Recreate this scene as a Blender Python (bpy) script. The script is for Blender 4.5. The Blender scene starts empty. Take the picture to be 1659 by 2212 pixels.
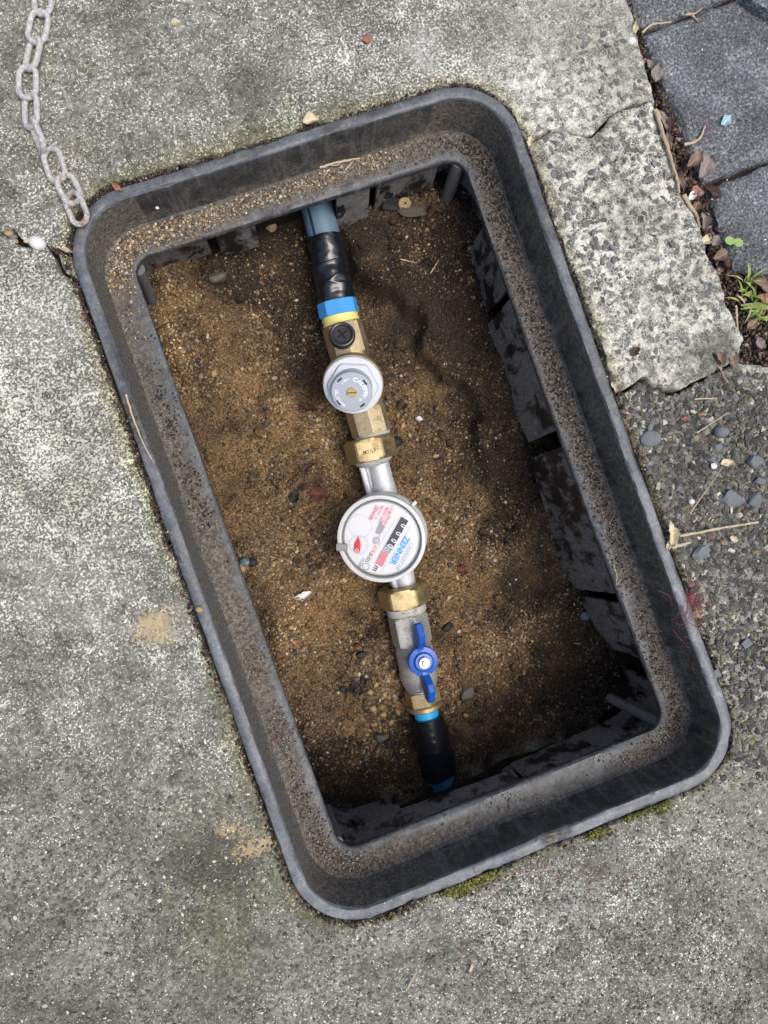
import bpy, math, random
import numpy as np
from mathutils import Matrix, Vector

# ------------------------------------------------------------------ camera, sky, sun, exposure
C = bpy.context.scene.collection
SC = bpy.context.scene
F_PX = 1650.0                       # focal length in units of a 1659 px wide picture
CAM = np.array([-0.0713, -0.0122, 0.5764])


def rotvec(r):
    r = np.array(r, float)
    t = np.linalg.norm(r)
    k = r / t
    K = np.array([[0, -k[2], k[1]], [k[2], 0, -k[0]], [-k[1], k[0], 0]])
    return np.eye(3) + math.sin(t) * K + (1 - math.cos(t)) * K @ K


R = rotvec([0.023, -0.0817, -0.3428])
cd = bpy.data.cameras.new('camera')
cam = bpy.data.objects.new('camera', cd)
C.objects.link(cam)
m4 = Matrix.Identity(4)
for i in range(3):
    for j in range(3):
        m4[i][j] = R[i, j]
    m4[i][3] = CAM[i]
cam.matrix_world = m4
cd.sensor_fit = 'HORIZONTAL'
cd.sensor_width = 36.0
cd.lens = 36.0 * F_PX / 1659.0
cd.clip_start = 0.02
cd.clip_end = 300
SC.camera = cam

SUN_DIR = R @ np.array([0.38, -0.13, 0.92])      # towards the sun
SUN_DIR /= np.linalg.norm(SUN_DIR)
world = bpy.data.worlds.new('World')
SC.world = world
world.use_nodes = True
wn = world.node_tree.nodes
sky = wn.new('ShaderNodeTexSky')
sky.sky_type = 'NISHITA'
sky.sun_disc = False
sky.sun_elevation = math.asin(SUN_DIR[2])
sky.sun_rotation = math.atan2(SUN_DIR[0], SUN_DIR[1])
sky.air_density = 1.0
sky.dust_density = 4.0
sky.ozone_density = 1.0
wn['Background'].inputs['Strength'].default_value = 0.13
world.node_tree.links.new(sky.outputs[0], wn['Background'].inputs['Color'])
sl = bpy.data.lights.new('sun', 'SUN')
sun = bpy.data.objects.new('sun', sl)
C.objects.link(sun)
sl.energy = 1.5
sl.angle = math.radians(32)
sl.color = (1.0, 0.965, 0.91)
sun.rotation_euler = Vector(SUN_DIR).to_track_quat('Z', 'Y').to_euler()
sun.location = (0, 0, 5)
SC.view_settings.view_transform = 'Standard'
SC.view_settings.look = 'None'
SC.view_settings.gamma = 1
SC.view_settings.use_curve_mapping = False
SC.view_settings.exposure = 0.52

rng = np.random.default_rng(7)
random.seed(5)


# ------------------------------------------------------------------ plumbing
def P(px, py, z=0.0):
    """the point at height z that lies on the sight line through a picture point (1659 x 2212)"""
    d = R @ np.array([(px - 829.5) / F_PX, (1106 - py) / F_PX, -1.0])
    t = (z - CAM[2]) / d[2]
    return CAM + d * t


def PX(x, y, z=0.0):
    """world arrays -> picture coordinates"""
    q = np.stack([np.asarray(x) - CAM[0], np.asarray(y) - CAM[1], np.broadcast_to(np.asarray(z) - CAM[2], np.shape(x))], -1) @ R
    return 829.5 + F_PX * q[..., 0] / -q[..., 2], 1106 - F_PX * q[..., 1] / -q[..., 2]


IMG_R = R[:, 0].copy()
IMG_R[2] = 0
IMG_R /= np.linalg.norm(IMG_R)
IMG_U = np.array([-IMG_R[1], IMG_R[0], 0])
UP = np.array([0, 0, 1.0])


def nrm(v):
    v = np.asarray(v, float)
    return v / np.linalg.norm(v)


_lat = np.random.default_rng(99).random((16, 256, 256)).astype(np.float32)


def vnoise(x, y, s, k=0):
    x = np.asarray(x) / s + 31.7 * k
    y = np.asarray(y) / s + 17.3 * k
    xi = np.floor(x).astype(int)
    yi = np.floor(y).astype(int)
    fx = x - xi
    fy = y - yi
    fx = fx * fx * (3 - 2 * fx)
    fy = fy * fy * (3 - 2 * fy)
    T = _lat[k % 16]
    a = T[xi & 255, yi & 255]
    b = T[(xi + 1) & 255, yi & 255]
    c = T[xi & 255, (yi + 1) & 255]
    d = T[(xi + 1) & 255, (yi + 1) & 255]
    return ((a * (1 - fx) + b * fx) * (1 - fy) + (c * (1 - fx) + d * fx) * fy) * 2 - 1


def fbm(x, y, s, o=4, k=0, g=0.5):
    r = 0
    a = 1.0
    for i in range(o):
        r = r + a * vnoise(x, y, s / 2 ** i, k + i)
        a *= g
    return r


def sstep(a, b, x):
    t = np.clip((x - a) / (b - a), 0, 1)
    return t * t * (3 - 2 * t)


def blob(px, py, cx, cy, rx, ry=None, ang=0, soft=0.6):
    ry = ry or rx
    c, s = math.cos(math.radians(ang)), math.sin(math.radians(ang))
    u = ((px - cx) * c + (py - cy) * s) / rx
    v = (-(px - cx) * s + (py - cy) * c) / ry
    return 1 - sstep(1 - soft, 1 + soft, np.sqrt(u * u + v * v))


def tagit(o, label=None, cat=None, group=None, kind=None):
    if label: o['label'] = label
    if cat: o['category'] = cat
    if group: o['group'] = group
    if kind: o['kind'] = kind
    return o


def thing(name, loc, label, cat, group=None):
    o = bpy.data.objects.new(name, None)
    o.location = [float(v) for v in loc]
    o.empty_display_size = 0.01
    C.objects.link(o)
    return tagit(o, label, cat, group)


def root_loc(o):
    l = np.zeros(3)
    while o is not None:
        l += np.array(o.location)
        o = o.parent
    return l


def fast_mesh(name, verts, faces_flat, loop_tot, mat, parent=None, loc=None, smooth=True, cols=None, attrs=None, sharp=None):
    """verts (N,3) world; faces as flat vertex indices and per-face counts"""
    verts = np.asarray(verts, np.float64)
    base = root_loc(parent) if parent is not None else np.zeros(3)
    o_loc = np.zeros(3) if loc is None else np.asarray(loc, float) - base
    v = verts - base - o_loc
    me = bpy.data.meshes.new(name)
    me.vertices.add(len(v))
    me.vertices.foreach_set('co', v.astype(np.float32).ravel())
    ff = np.asarray(faces_flat, np.int32)
    lt = np.asarray(loop_tot, np.int32)
    me.loops.add(len(ff))
    me.loops.foreach_set('vertex_index', ff)
    me.polygons.add(len(lt))
    ls = np.concatenate([[0], np.cumsum(lt)[:-1]]).astype(np.int32)
    me.polygons.foreach_set('loop_start', ls)
    me.polygons.foreach_set('use_smooth', np.full(len(lt), bool(smooth)))
    me.update(calc_edges=True)
    me.validate()
    if cols is not None:
        a = me.color_attributes.new('Col', 'FLOAT_COLOR', 'POINT')
        c4 = np.ones((len(v), 4), np.float32)
        c4[:, :3] = cols
        a.data.foreach_set('color', c4.ravel())
    if attrs:
        for k, val in attrs.items():
            a = me.attributes.new(k, 'FLOAT', 'POINT')
            a.data.foreach_set('value', np.asarray(val, np.float32).ravel())
    if smooth and sharp:
        me.set_sharp_from_angle(angle=math.radians(sharp))
    if mat: me.materials.append(mat)
    o = bpy.data.objects.new(name, me)
    o.location = [float(t) for t in o_loc]
    C.objects.link(o)
    if parent is not None: o.parent = parent
    return o


class MB:
    def __init__(s):
        s.v, s.f, s.n = [], [], 0

    def add(s, v, f):
        v = np.asarray(v, float)
        s.v.append(v)
        s.f += [[i + s.n for i in q] for q in f]
        s.n += len(v)
        return s

    def build(s, name, mat, parent=None, loc=None, smooth=True, sharp=35, cols=None, attrs=None):
        v = np.concatenate(s.v)
        flat = [i for q in s.f for i in q]
        return fast_mesh(name, v, flat, [len(q) for q in s.f], mat, parent, loc, smooth, cols, attrs, sharp)


class Fr:
    """a local frame: origin and three axes"""
    def __init__(s, o, z, x=(1, 0, 0)):
        s.o = np.asarray(o, float)
        s.z = nrm(z)
        x = np.asarray(x, float)
        s.x = nrm(x - s.z * np.dot(x, s.z))
        s.y = np.cross(s.z, s.x)

    def __call__(s, p):
        p = np.asarray(p, float)
        return s.o + p[..., 0:1] * s.x + p[..., 1:2] * s.y + p[..., 2:3] * s.z

    def at(s, x=0, y=0, z=0):
        return s.o + x * s.x + y * s.y + z * s.z

    def sub(s, x=0, y=0, z=0):
        return Fr(s.at(x, y, z), s.z, s.x)


def rings(list_of_rings, closed=True, cap0=False, cap1=False):
    n = len(list_of_rings[0])
    v = np.concatenate(list_of_rings)
    f = []
    for i in range(len(list_of_rings) - 1):
        for j in range(n if closed else n - 1):
            k = (j + 1) % n
            f.append([i * n + j, i * n + k, (i + 1) * n + k, (i + 1) * n + j])
    if cap0: f.append(list(range(n))[::-1])
    if cap1: f.append([(len(list_of_rings) - 1) * n + j for j in range(n)])
    return v, f


def lathe(fr, prof, n=40, cap0=False, cap1=False, shape=None):
    """prof: [(r, z)...]; shape(theta, r, i) may change the radius"""
    th = np.arange(n) * 2 * math.pi / n
    rr = []
    for i, (r, z) in enumerate(prof):
        q = np.full(n, float(r))
        if shape: q = shape(th, q, i)
        rr.append(fr(np.stack([q * np.cos(th), q * np.sin(th), np.full(n, float(z))], -1)))
    return rings(rr, True, cap0, cap1)


def hexr(th, flat, sides=6, ph=0):
    a = (th - ph + math.pi / sides) % (2 * math.pi / sides) - math.pi / sides
    return flat / np.cos(a)


def hexnut(fr, flat, z0, z1, bore=None, sides=6, ph=0.0, cham=0.10, n=72):
    """a hexagonal nut with turned chamfers at both ends"""
    th = np.arange(n) * 2 * math.pi / n
    cor = flat / math.cos(math.pi / sides)
    full = hexr(th, flat, sides, ph)
    c = cham * flat
    rr = []
    for z, lim in ((z0, flat * 0.965), (z0 + c * 0.28, flat * 1.03), (z0 + c * 0.8, cor - (cor - flat) * .35), (z0 + c * 1.2, cor - (cor - flat) * .06), (z1 - c * 1.2, cor - (cor - flat) * .06), (z1 - c * 0.8, cor - (cor - flat) * .35), (z1 - c * 0.28, flat * 1.03), (z1, flat * 0.965)):
        q = np.minimum(full, lim)
        rr.append(fr(np.stack([q * np.cos(th), q * np.sin(th), np.full(n, z)], -1)))
    if bore:
        b0 = fr(np.stack([bore * np.cos(th), bore * np.sin(th), np.full(n, z0)], -1))
        b1 = fr(np.stack([bore * np.cos(th), bore * np.sin(th), np.full(n, z1)], -1))
        rr = [b0] + rr + [b1]
    return rings(rr, True, not bore, not bore)


def box(fr, sx, sy, sz, b=0.0):
    """bevelled box, z from 0 to sz"""
    hx, hy = sx / 2, sy / 2
    b = b or min(sx, sy, sz) * 0.08
    def ring(i, z):
        x, y = hx - i, hy - i
        k = b * 0.7
        return fr(np.array([[-x + k, -y, z], [x - k, -y, z], [x, -y + k, z], [x, y - k, z], [x - k, y, z], [-x + k, y, z], [-x, y - k, z], [-x, -y + k, z]]))
    return rings([ring(b, 0), ring(0, b), ring(0, sz - b), ring(b, sz)], True, True, True)


def tube(pts, r, n=8, cap=True, flat=1.0):
    pts = np.asarray(pts, float)
    m = len(pts)
    r = np.broadcast_to(np.asarray(r, float), (m,))
    t = np.gradient(pts, axis=0)
    ref = np.array([0, 0, 1.0]) if abs(nrm(t[0])[2]) < 0.9 else np.array([1.0, 0, 0])
    rr = []
    th = np.arange(n) * 2 * math.pi / n
    u = None
    for i in range(m):
        ti = nrm(t[i])
        u = ref if u is None else u
        u = nrm(u - ti * np.dot(u, ti))
        w = np.cross(ti, u)
        rr.append(pts[i] + r[i] * (flat * np.cos(th)[:, None] * u + np.sin(th)[:, None] * w))
    return rings(rr, True, cap, cap)


def prism(fr, poly, t, b=0.0):
    """polygon in the frame's x-y plane extruded -t/2..t/2 along z, with a small bevel"""
    poly = np.asarray(poly, float)
    c = poly.mean(0)
    def ring(k, z):
        q = c + (poly - c) * k
        return fr(np.column_stack([q, np.full(len(q), z)]))
    k = 1 - (b / np.abs(poly - c).max() if b else 0.04)
    b = b or t * 0.08
    return rings([ring(k, -t / 2), ring(1, -t / 2 + b), ring(1, t / 2 - b), ring(k, t / 2)], True, True, True)


# ------------------------------------------------------------------ materials
class NT:
    def __init__(s, name, rough=0.7, metal=0.0, spec=0.5):
        s.m = bpy.data.materials.new(name)
        s.m.use_nodes = True
        s.t = s.m.node_tree
        s.N, s.L = s.t.nodes, s.t.links
        s.b = s.N['Principled BSDF']
        s.b.inputs['Roughness'].default_value = rough
        s.b.inputs['Metallic'].default_value = metal
        s.b.inputs['Specular IOR Level'].default_value = spec
        s._co = None

    def co(s):
        if s._co is None:
            s._co = s.N.new('ShaderNodeTexCoord').outputs['Object']
        return s._co

    def put(s, sock, v):
        if isinstance(v, bpy.types.NodeSocket): s.L.new(v, sock)
        elif isinstance(v, (tuple, list)) and sock.type == 'RGBA': sock.default_value = (*v[:3], 1)
        else: sock.default_value = v

    def mapped(s, scale=(1, 1, 1), rot=(0, 0, 0)):
        n = s.N.new('ShaderNodeMapping')
        n.inputs['Scale'].default_value = scale
        n.inputs['Rotation'].default_value = rot
        s.L.new(s.co(), n.inputs['Vector'])
        return n.outputs[0]

    def noise(s, scale, detail=3, rough=0.55, dist=0.0, co=None, color=False):
        n = s.N.new('ShaderNodeTexNoise')
        s.L.new(co or s.co(), n.inputs['Vector'])
        n.inputs['Scale'].default_value = scale
        n.inputs['Detail'].default_value = detail
        n.inputs['Roughness'].default_value = rough
        n.inputs['Distortion'].default_value = dist
        return n.outputs['Color' if color else 'Fac']

    def voro(s, scale, feature='F1', out='Distance', co=None, rnd=1.0):
        n = s.N.new('ShaderNodeTexVoronoi')
        n.feature = feature
        s.L.new(co or s.co(), n.inputs['Vector'])
        n.inputs['Scale'].default_value = scale
        n.inputs['Randomness'].default_value = rnd
        return n.outputs[out]

    def math(s, op, a, b=0.0, clamp=False):
        n = s.N.new('ShaderNodeMath')
        n.operation = op
        n.use_clamp = clamp
        s.put(n.inputs[0], a)
        s.put(n.inputs[1], b)
        return n.outputs[0]

    def mr(s, v, a, b, c=0.0, d=1.0):
        n = s.N.new('ShaderNodeMapRange')
        n.interpolation_type = 'SMOOTHSTEP'
        for i, q in enumerate((v, a, b, c, d)): s.put(n.inputs[i], q)
        return n.outputs[0]

    def mix(s, f, a, b, mode='MIX'):
        n = s.N.new('ShaderNodeMix')
        n.data_type = 'RGBA'
        n.blend_type = mode
        s.put(n.inputs[0], f)
        s.put(n.inputs[6], a)
        s.put(n.inputs[7], b)
        return n.outputs[2]

    def attr(s, name, out='Fac'):
        n = s.N.new('ShaderNodeAttribute')
        n.attribute_name = name
        return n.outputs[out]

    def ramp(s, v, stops):
        n = s.N.new('ShaderNodeValToRGB')
        s.put(n.inputs[0], v)
        e = n.color_ramp.elements
        while len(e) < len(stops): e.new(0.5)
        for q, (p, c) in zip(e, stops):
            q.position = p
            q.color = (*c, 1)
        return n.outputs[0]

    def warp(s, amount, scale):
        n = s.N.new('ShaderNodeVectorMath')
        n.operation = 'MULTIPLY_ADD'
        s.L.new(s.noise(scale, 2, color=True), n.inputs[0])
        n.inputs[1].default_value = (amount,) * 3
        s.L.new(s.co(), n.inputs[2])
        return n.outputs[0]

    def bump(s, h, dist=0.001, strength=1.0):
        n = s.N.new('ShaderNodeBump')
        n.inputs['Distance'].default_value = dist
        s.put(n.inputs['Strength'], strength)
        s.put(n.inputs['Height'], h)
        s.L.new(n.outputs[0], s.b.inputs['Normal'])
        return s

    def col(s, c):
        s.put(s.b.inputs['Base Color'], c)
        return s

    def rough(s, r):
        s.put(s.b.inputs['Roughness'], r)
        return s


def mat_concrete():
    n = NT('concrete', 0.9, spec=0.25)
    w = n.warp(0.0022, 260)
    coarse, fleck, moss, ochre, dark, white = [n.attr(k) for k in ('coarse', 'fleck', 'moss', 'ochre', 'dark', 'white')]
    big = n.noise(14, 4, 0.6)
    mid = n.noise(70, 4, 0.6)
    # worn fine-grained face: grey paste, small dark sand, white cement specks
    cellc = n.voro(480, 'F1', 'Color', w)
    sep = n.N.new('ShaderNodeSeparateColor')
    n.L.new(cellc, sep.inputs[0])
    grit = n.noise(620, 3, 0.7)
    tone = n.math('ADD', n.math('MULTIPLY', sep.outputs[0], 0.42), n.math('ADD', n.math('MULTIPLY', mid, 0.35), n.math('MULTIPLY', grit, 0.45)))
    fine = n.ramp(tone, [(0.26, (0.045, 0.045, 0.038)), (0.48, (0.122, 0.121, 0.106)), (0.66, (0.19, 0.187, 0.164)), (0.9, (0.30, 0.295, 0.26))])
    sp = n.noise(570, 4.0, 0.64, 0.4)
    patch = n.noise(26, 4, 0.65)
    thr = n.math('SUBTRACT', n.math('SUBTRACT', 0.622, n.math('MULTIPLY', fleck, 0.115)), n.math('ADD', n.math('MULTIPLY', n.math('SUBTRACT', mid, 0.5), 0.20), n.math('MULTIPLY', n.math('SUBTRACT', patch, 0.5), 0.24)))
    wm = n.mr(n.math('SUBTRACT', sp, thr), -0.008, 0.026)
    dots = n.math('MULTIPLY', n.math('LESS_THAN', n.voro(380, 'F1', 'Distance'), 0.20), n.math('GREATER_THAN', n.noise(95, 2), 0.47))
    wm = n.math('MAXIMUM', wm, dots)
    fine = n.mix(wm, fine, n.ramp(n.noise(760, 2), [(0.3, (0.46, 0.452, 0.385)), (0.6, (0.76, 0.75, 0.675))]))
    # coarse face: dark chips in a pale matrix
    e1 = n.voro(215, 'DISTANCE_TO_EDGE', 'Distance', w)
    e2 = n.voro(410, 'DISTANCE_TO_EDGE', 'Distance', w)
    c1 = n.voro(215, 'F1', 'Color', w)
    s1 = n.N.new('ShaderNodeSeparateColor')
    n.L.new(c1, s1.inputs[0])
    chip = n.ramp(s1.outputs[0], [(0.0, (0.085, 0.088, 0.085)), (0.5, (0.155, 0.155, 0.145)), (0.8, (0.22, 0.222, 0.21)), (1.0, (0.19, 0.17, 0.13))])
    chip = n.mix(1.0, chip, n.ramp(n.noise(700, 3, .7), [(.3, (.6, .6, .6)), (.7, (1.3, 1.3, 1.25))]), 'MULTIPLY')
    small = n.mr(e2, 0.03, 0.10)
    isbig = n.math('GREATER_THAN', s1.outputs[1], 0.80)
    chipm = n.math('MAXIMUM', n.math('MULTIPLY', n.mr(e1, 0.05, 0.13), isbig), n.math('MULTIPLY', small, n.mr(n.noise(120, 3, 0.6), 0.40, 0.6)))
    mat_ = n.ramp(n.noise(420, 3, 0.7), [(0.26, (0.20, 0.19, 0.15)), (0.42, (0.52, 0.50, 0.42)), (0.58, (0.80, 0.78, 0.69))])
    mat_ = n.mix(n.mr(n.math('ADD', patch, n.math('MULTIPLY', fleck, -0.30)), 0.22, 0.50), mat_, n.mix(0.6, mat_, (0.13, 0.125, 0.10)))
    crs = n.mix(chipm, mat_, chip)
    c = n.mix(coarse, fine, crs)
    cloud = n.noise(17, 5, 0.62, 0.3)
    c = n.mix(1.0, c, n.ramp(cloud, [(0.32, (0.62, 0.62, 0.585)), (0.5, (0.97, 0.965, 0.945)), (0.66, (1.2, 1.2, 1.19))]), 'MULTIPLY')
    # wet-dark, moss, lichen and ochre patches have their own shapes
    br = n.math('ADD', n.math('MULTIPLY', n.noise(45, 5, 0.7), 1.0), -0.5)
    c = n.mix(n.mr(n.math('ADD', dark, n.math('MULTIPLY', br, 0.9)), 0.25, 0.8, 0, 0.55), c, n.mix(n.voro(200, 'F1', 'Distance', w), (0.03, 0.032, 0.028), (0.075, 0.075, 0.062)))
    mk = n.mr(n.math('ADD', moss, n.math('MULTIPLY', br, 1.2)), 0.2, 0.95, 0, 1.0)
    c = n.mix(n.math('MULTIPLY', mk, 0.85), c, n.mix(1.0, c, (0.90, 0.88, 0.68), 'MULTIPLY'))
    c = n.mix(n.math('MULTIPLY', mk, n.mr(n.noise(330, 4, .7), 0.5, 0.62, 0, .75)), c, (0.075, 0.078, 0.025))
    c = n.mix(n.mr(n.math('ADD', white, n.math('MULTIPLY', br, 0.8)), 0.25, 0.8, 0, 0.75), c, n.mix(n.mr(n.noise(380, 3, 0.7), 0.4, 0.6), (0.22, 0.22, 0.2), (0.66, 0.65, 0.61)))
    c = n.mix(n.mr(n.math('ADD', ochre, n.math('MULTIPLY', n.math('SUBTRACT', n.noise(330, 5, 0.75, 0.6), 0.5), 3.2)), 0.42, 0.95, 0, 0.85), c, n.mix(n.noise(420, 4, 0.7), (0.22, 0.14, 0.05), (0.74, 0.58, 0.34)))
    c = n.mix(n.mr(big, 0.38, 0.7, 0.0, 0.22), c, (0.12, 0.122, 0.09))
    n.col(c)
    h = n.math('ADD', n.math('MULTIPLY', n.noise(420, 4, 0.7), 0.7), n.math('MULTIPLY', n.math('ADD', n.math('MULTIPLY', wm, 0.35), n.math('MULTIPLY', chipm, n.math('MULTIPLY', coarse, 0.5))), 1.0))
    return n.bump(h, 0.0012, 0.8).m


def mat_paver():
    n = NT('paver_concrete', 0.82, spec=0.35)
    w = n.warp(0.001, 400)
    t = n.math('ADD', n.math('MULTIPLY', n.math('ADD', n.math('MULTIPLY', n.math('SUBTRACT', n.noise(480, 4, 0.75), .5), 1.5), .5), 0.75), n.math('MULTIPLY', n.noise(30, 4), 0.3))
    c = n.ramp(n.math('ADD', t, n.math('MULTIPLY', n.math('SUBTRACT', n.noise(24, 5, .7), .5), .35)), [(0.30, (0.022, 0.0235, 0.026)), (0.45, (0.080, 0.085, 0.090)), (0.58, (0.15, 0.157, 0.165)), (0.68, (0.30, 0.31, 0.315)), (0.8, (0.58, 0.59, 0.59))])
    n.col(c)
    return n.bump(n.math('ADD', n.noise(420, 4, 0.75), n.math('MULTIPLY', n.voro(360, 'F1', 'Distance', w), 0.8)), 0.0016, 0.9).m


def mat_soil(name='soil'):
    n = NT(name, 0.92, spec=0.2)
    c = n.attr('Col', 'Color')
    v = n.noise(520, 4, 0.75)
    c = n.mix(1.0, c, n.ramp(v, [(0.32, (0.22, 0.20, 0.19)), (0.5, (0.85, 0.84, 0.82)), (0.68, (2.3, 2.15, 1.9))]), 'MULTIPLY')
    n.col(c)
    return n.bump(n.math('ADD', v, n.noise(160, 4, 0.6)), 0.002, 0.9).m


def mat_grain(name, rough=0.75, spec=0.4):
    n = NT(name, rough, spec=spec)
    c = n.attr('Col', 'Color')
    n.col(n.mix(1.0, c, n.ramp(n.noise(700, 3, 0.7), [(0.3, (0.6, 0.58, 0.56)), (0.7, (1.25, 1.22, 1.2))]), 'MULTIPLY'))
    return n.m


def mat_plastic():
    n = NT('weathered_black_plastic', 0.5, spec=0.5)
    fade_sheen, dirt = n.attr('fade_sheen'), n.attr('dirt')  # weathered fading of the plastic, plus sky sheen painted on the rim
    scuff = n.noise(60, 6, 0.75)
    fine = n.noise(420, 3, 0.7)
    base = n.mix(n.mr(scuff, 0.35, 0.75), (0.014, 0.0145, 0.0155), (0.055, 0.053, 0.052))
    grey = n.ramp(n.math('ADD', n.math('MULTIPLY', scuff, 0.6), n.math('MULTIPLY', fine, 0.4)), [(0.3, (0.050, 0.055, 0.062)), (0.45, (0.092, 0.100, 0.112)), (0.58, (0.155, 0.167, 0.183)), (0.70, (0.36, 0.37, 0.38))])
    c = n.mix(fade_sheen, base, grey)
    d = n.mr(n.math('ADD', dirt, n.math('MULTIPLY', n.math('SUBTRACT', n.noise(55, 6, 0.75), 0.5), 1.5)), 0.25, 0.8)
    streak = n.noise(120, 5, 0.7, 0.5, n.mapped((1, 1, 0.12)))
    c = n.mix(n.mr(streak, 0.48, 0.68, 0, 0.6), c, (0.17, 0.165, 0.155))
    c = n.mix(d, c, n.ramp(fine, [(0.32, (0.035, 0.030, 0.025)), (0.5, (0.11, 0.094, 0.075)), (0.7, (0.23, 0.20, 0.16))]))
    n.col(c)
    n.rough(n.mr(d, 0, 1, 0.48, 0.92))
    return n.bump(n.math('ADD', n.math('MULTIPLY', fine, 0.5), n.math('ADD', scuff, n.math('MULTIPLY', d, 0.6))), 0.0007, 0.7).m


def mat_wetwall():
    n = NT('wet_black_plastic', 0.3, spec=0.5)
    s = n.noise(38, 7, 0.72, 0.15, n.mapped((1, 1, 0.5)))
    stain = n.mr(s, 0.42, 0.52)
    fine = n.noise(300, 4, 0.7)
    c = n.mix(stain, (0.010, 0.010, 0.011), n.ramp(fine, [(0.3, (0.10, 0.093, 0.083)), (0.55, (0.175, 0.163, 0.148)), (0.75, (0.30, 0.285, 0.26))]))
    n.col(c)
    n.rough(n.mr(stain, 0, 1, 0.42, 0.72))
    return n.bump(n.math('ADD', fine, n.math('MULTIPLY', stain, 0.4)), 0.0005, 0.5).m


def mat_metal(name, col, rough=0.4, var=0.25, bump=0.3, dirt=(0.12, 0.10, 0.07), dirt_amt=0.55, scale=500, metal=0.9):
    n = NT(name, rough, metal)
    a = n.noise(90, 5, 0.7)
    f = n.noise(scale, 4, 0.7)
    c = n.mix(n.mr(f, 0.3, 0.7), tuple(v * (1 - var) for v in col), tuple(min(1, v * (1 + var)) for v in col))
    dm = n.mr(a, 0.50, 0.72, 0, dirt_amt)
    c = n.mix(dm, c, dirt)
    n.col(c)
    n.put(n.b.inputs['Metallic'], n.mr(dm, 0, 1, metal, 0.2))
    n.rough(n.mr(a, 0.3, 0.7, rough * 0.8, min(1, rough * 1.5)))
    return n.bump(f, 0.0004, bump).m


def mat_plain(name, col, rough=0.5, var=0.12, scale=200, bump=0.15, metal=0.0, spec=0.5, dirt=None, damt=0.0):
    n = NT(name, rough, metal, spec)
    a = n.noise(scale, 4, 0.65)
    c = n.mix(a, tuple(v * (1 - var) for v in col), tuple(v * (1 + var) for v in col))
    if dirt:
        c = n.mix(n.mr(n.noise(110, 5, 0.75), 0.5, 0.7, 0, damt), c, dirt)
    n.col(c)
    if bump: n.bump(a, 0.0004, bump)
    return n.m


def mat_chain():
    n = NT('galvanised_rusty_steel', 0.65, 0.1)
    rust = n.attr('rust')
    f = n.noise(420, 4, 0.7)
    c = n.ramp(f, [(0.3, (0.27, 0.255, 0.235)), (0.5, (0.44, 0.425, 0.40)), (0.7, (0.66, 0.65, 0.63))])
    m = n.mr(n.math('ADD', rust, n.math('MULTIPLY', n.math('SUBTRACT', n.noise(150, 4, 0.7), 0.5), 1.9)), 0.42, 0.75, 0, .85)
    c = n.mix(m, c, n.ramp(f, [(0.3, (0.15, 0.065, 0.03)), (0.55, (0.28, 0.15, 0.075)), (0.7, (0.42, 0.33, 0.24))]))
    n.col(c)
    n.put(n.b.inputs['Metallic'], n.mr(m, 0, 1, 0.1, 0.0))
    return n.bump(f, 0.0006, 0.6).m


def mat_leaf(name, col, var=0.35, rough=0.65):
    n = NT(name, rough, spec=0.35)
    a = n.noise(170, 5, 0.75)
    c = n.mix(a, tuple(v * (1 - var) for v in col), tuple(v * (1 + var) for v in col))
    c = n.mix(n.mr(n.noise(75, 4, .7), .5, .68, 0, .6), c, tuple(v * .4 for v in col))
    c = n.mix(n.attr('vein'), c, tuple(min(1, v * 1.75) for v in col))
    n.col(c)
    return n.bump(n.math('ADD', n.noise(240, 4, 0.7), n.attr('vein')), 0.0006, 0.6).m


def mat_lens():
    m = bpy.data.materials.new('clear_plastic')
    m.use_nodes = True
    t = m.node_tree
    t.nodes.clear()
    out = t.nodes.new('ShaderNodeOutputMaterial')
    mx = t.nodes.new('ShaderNodeMixShader')
    tr = t.nodes.new('ShaderNodeBsdfTransparent')
    tr.inputs[0].default_value = (0.95, 0.955, 0.96, 1)
    gl = t.nodes.new('ShaderNodeBsdfGlossy')
    gl.inputs['Roughness'].default_value = 0.06
    fr = t.nodes.new('ShaderNodeFresnel')
    fr.inputs[0].default_value = 1.45
    t.links.new(fr.outputs[0], mx.inputs[0])
    t.links.new(tr.outputs[0], mx.inputs[1])
    t.links.new(gl.outputs[0], mx.inputs[2])
    t.links.new(mx.outputs[0], out.inputs[0])
    return m


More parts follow.
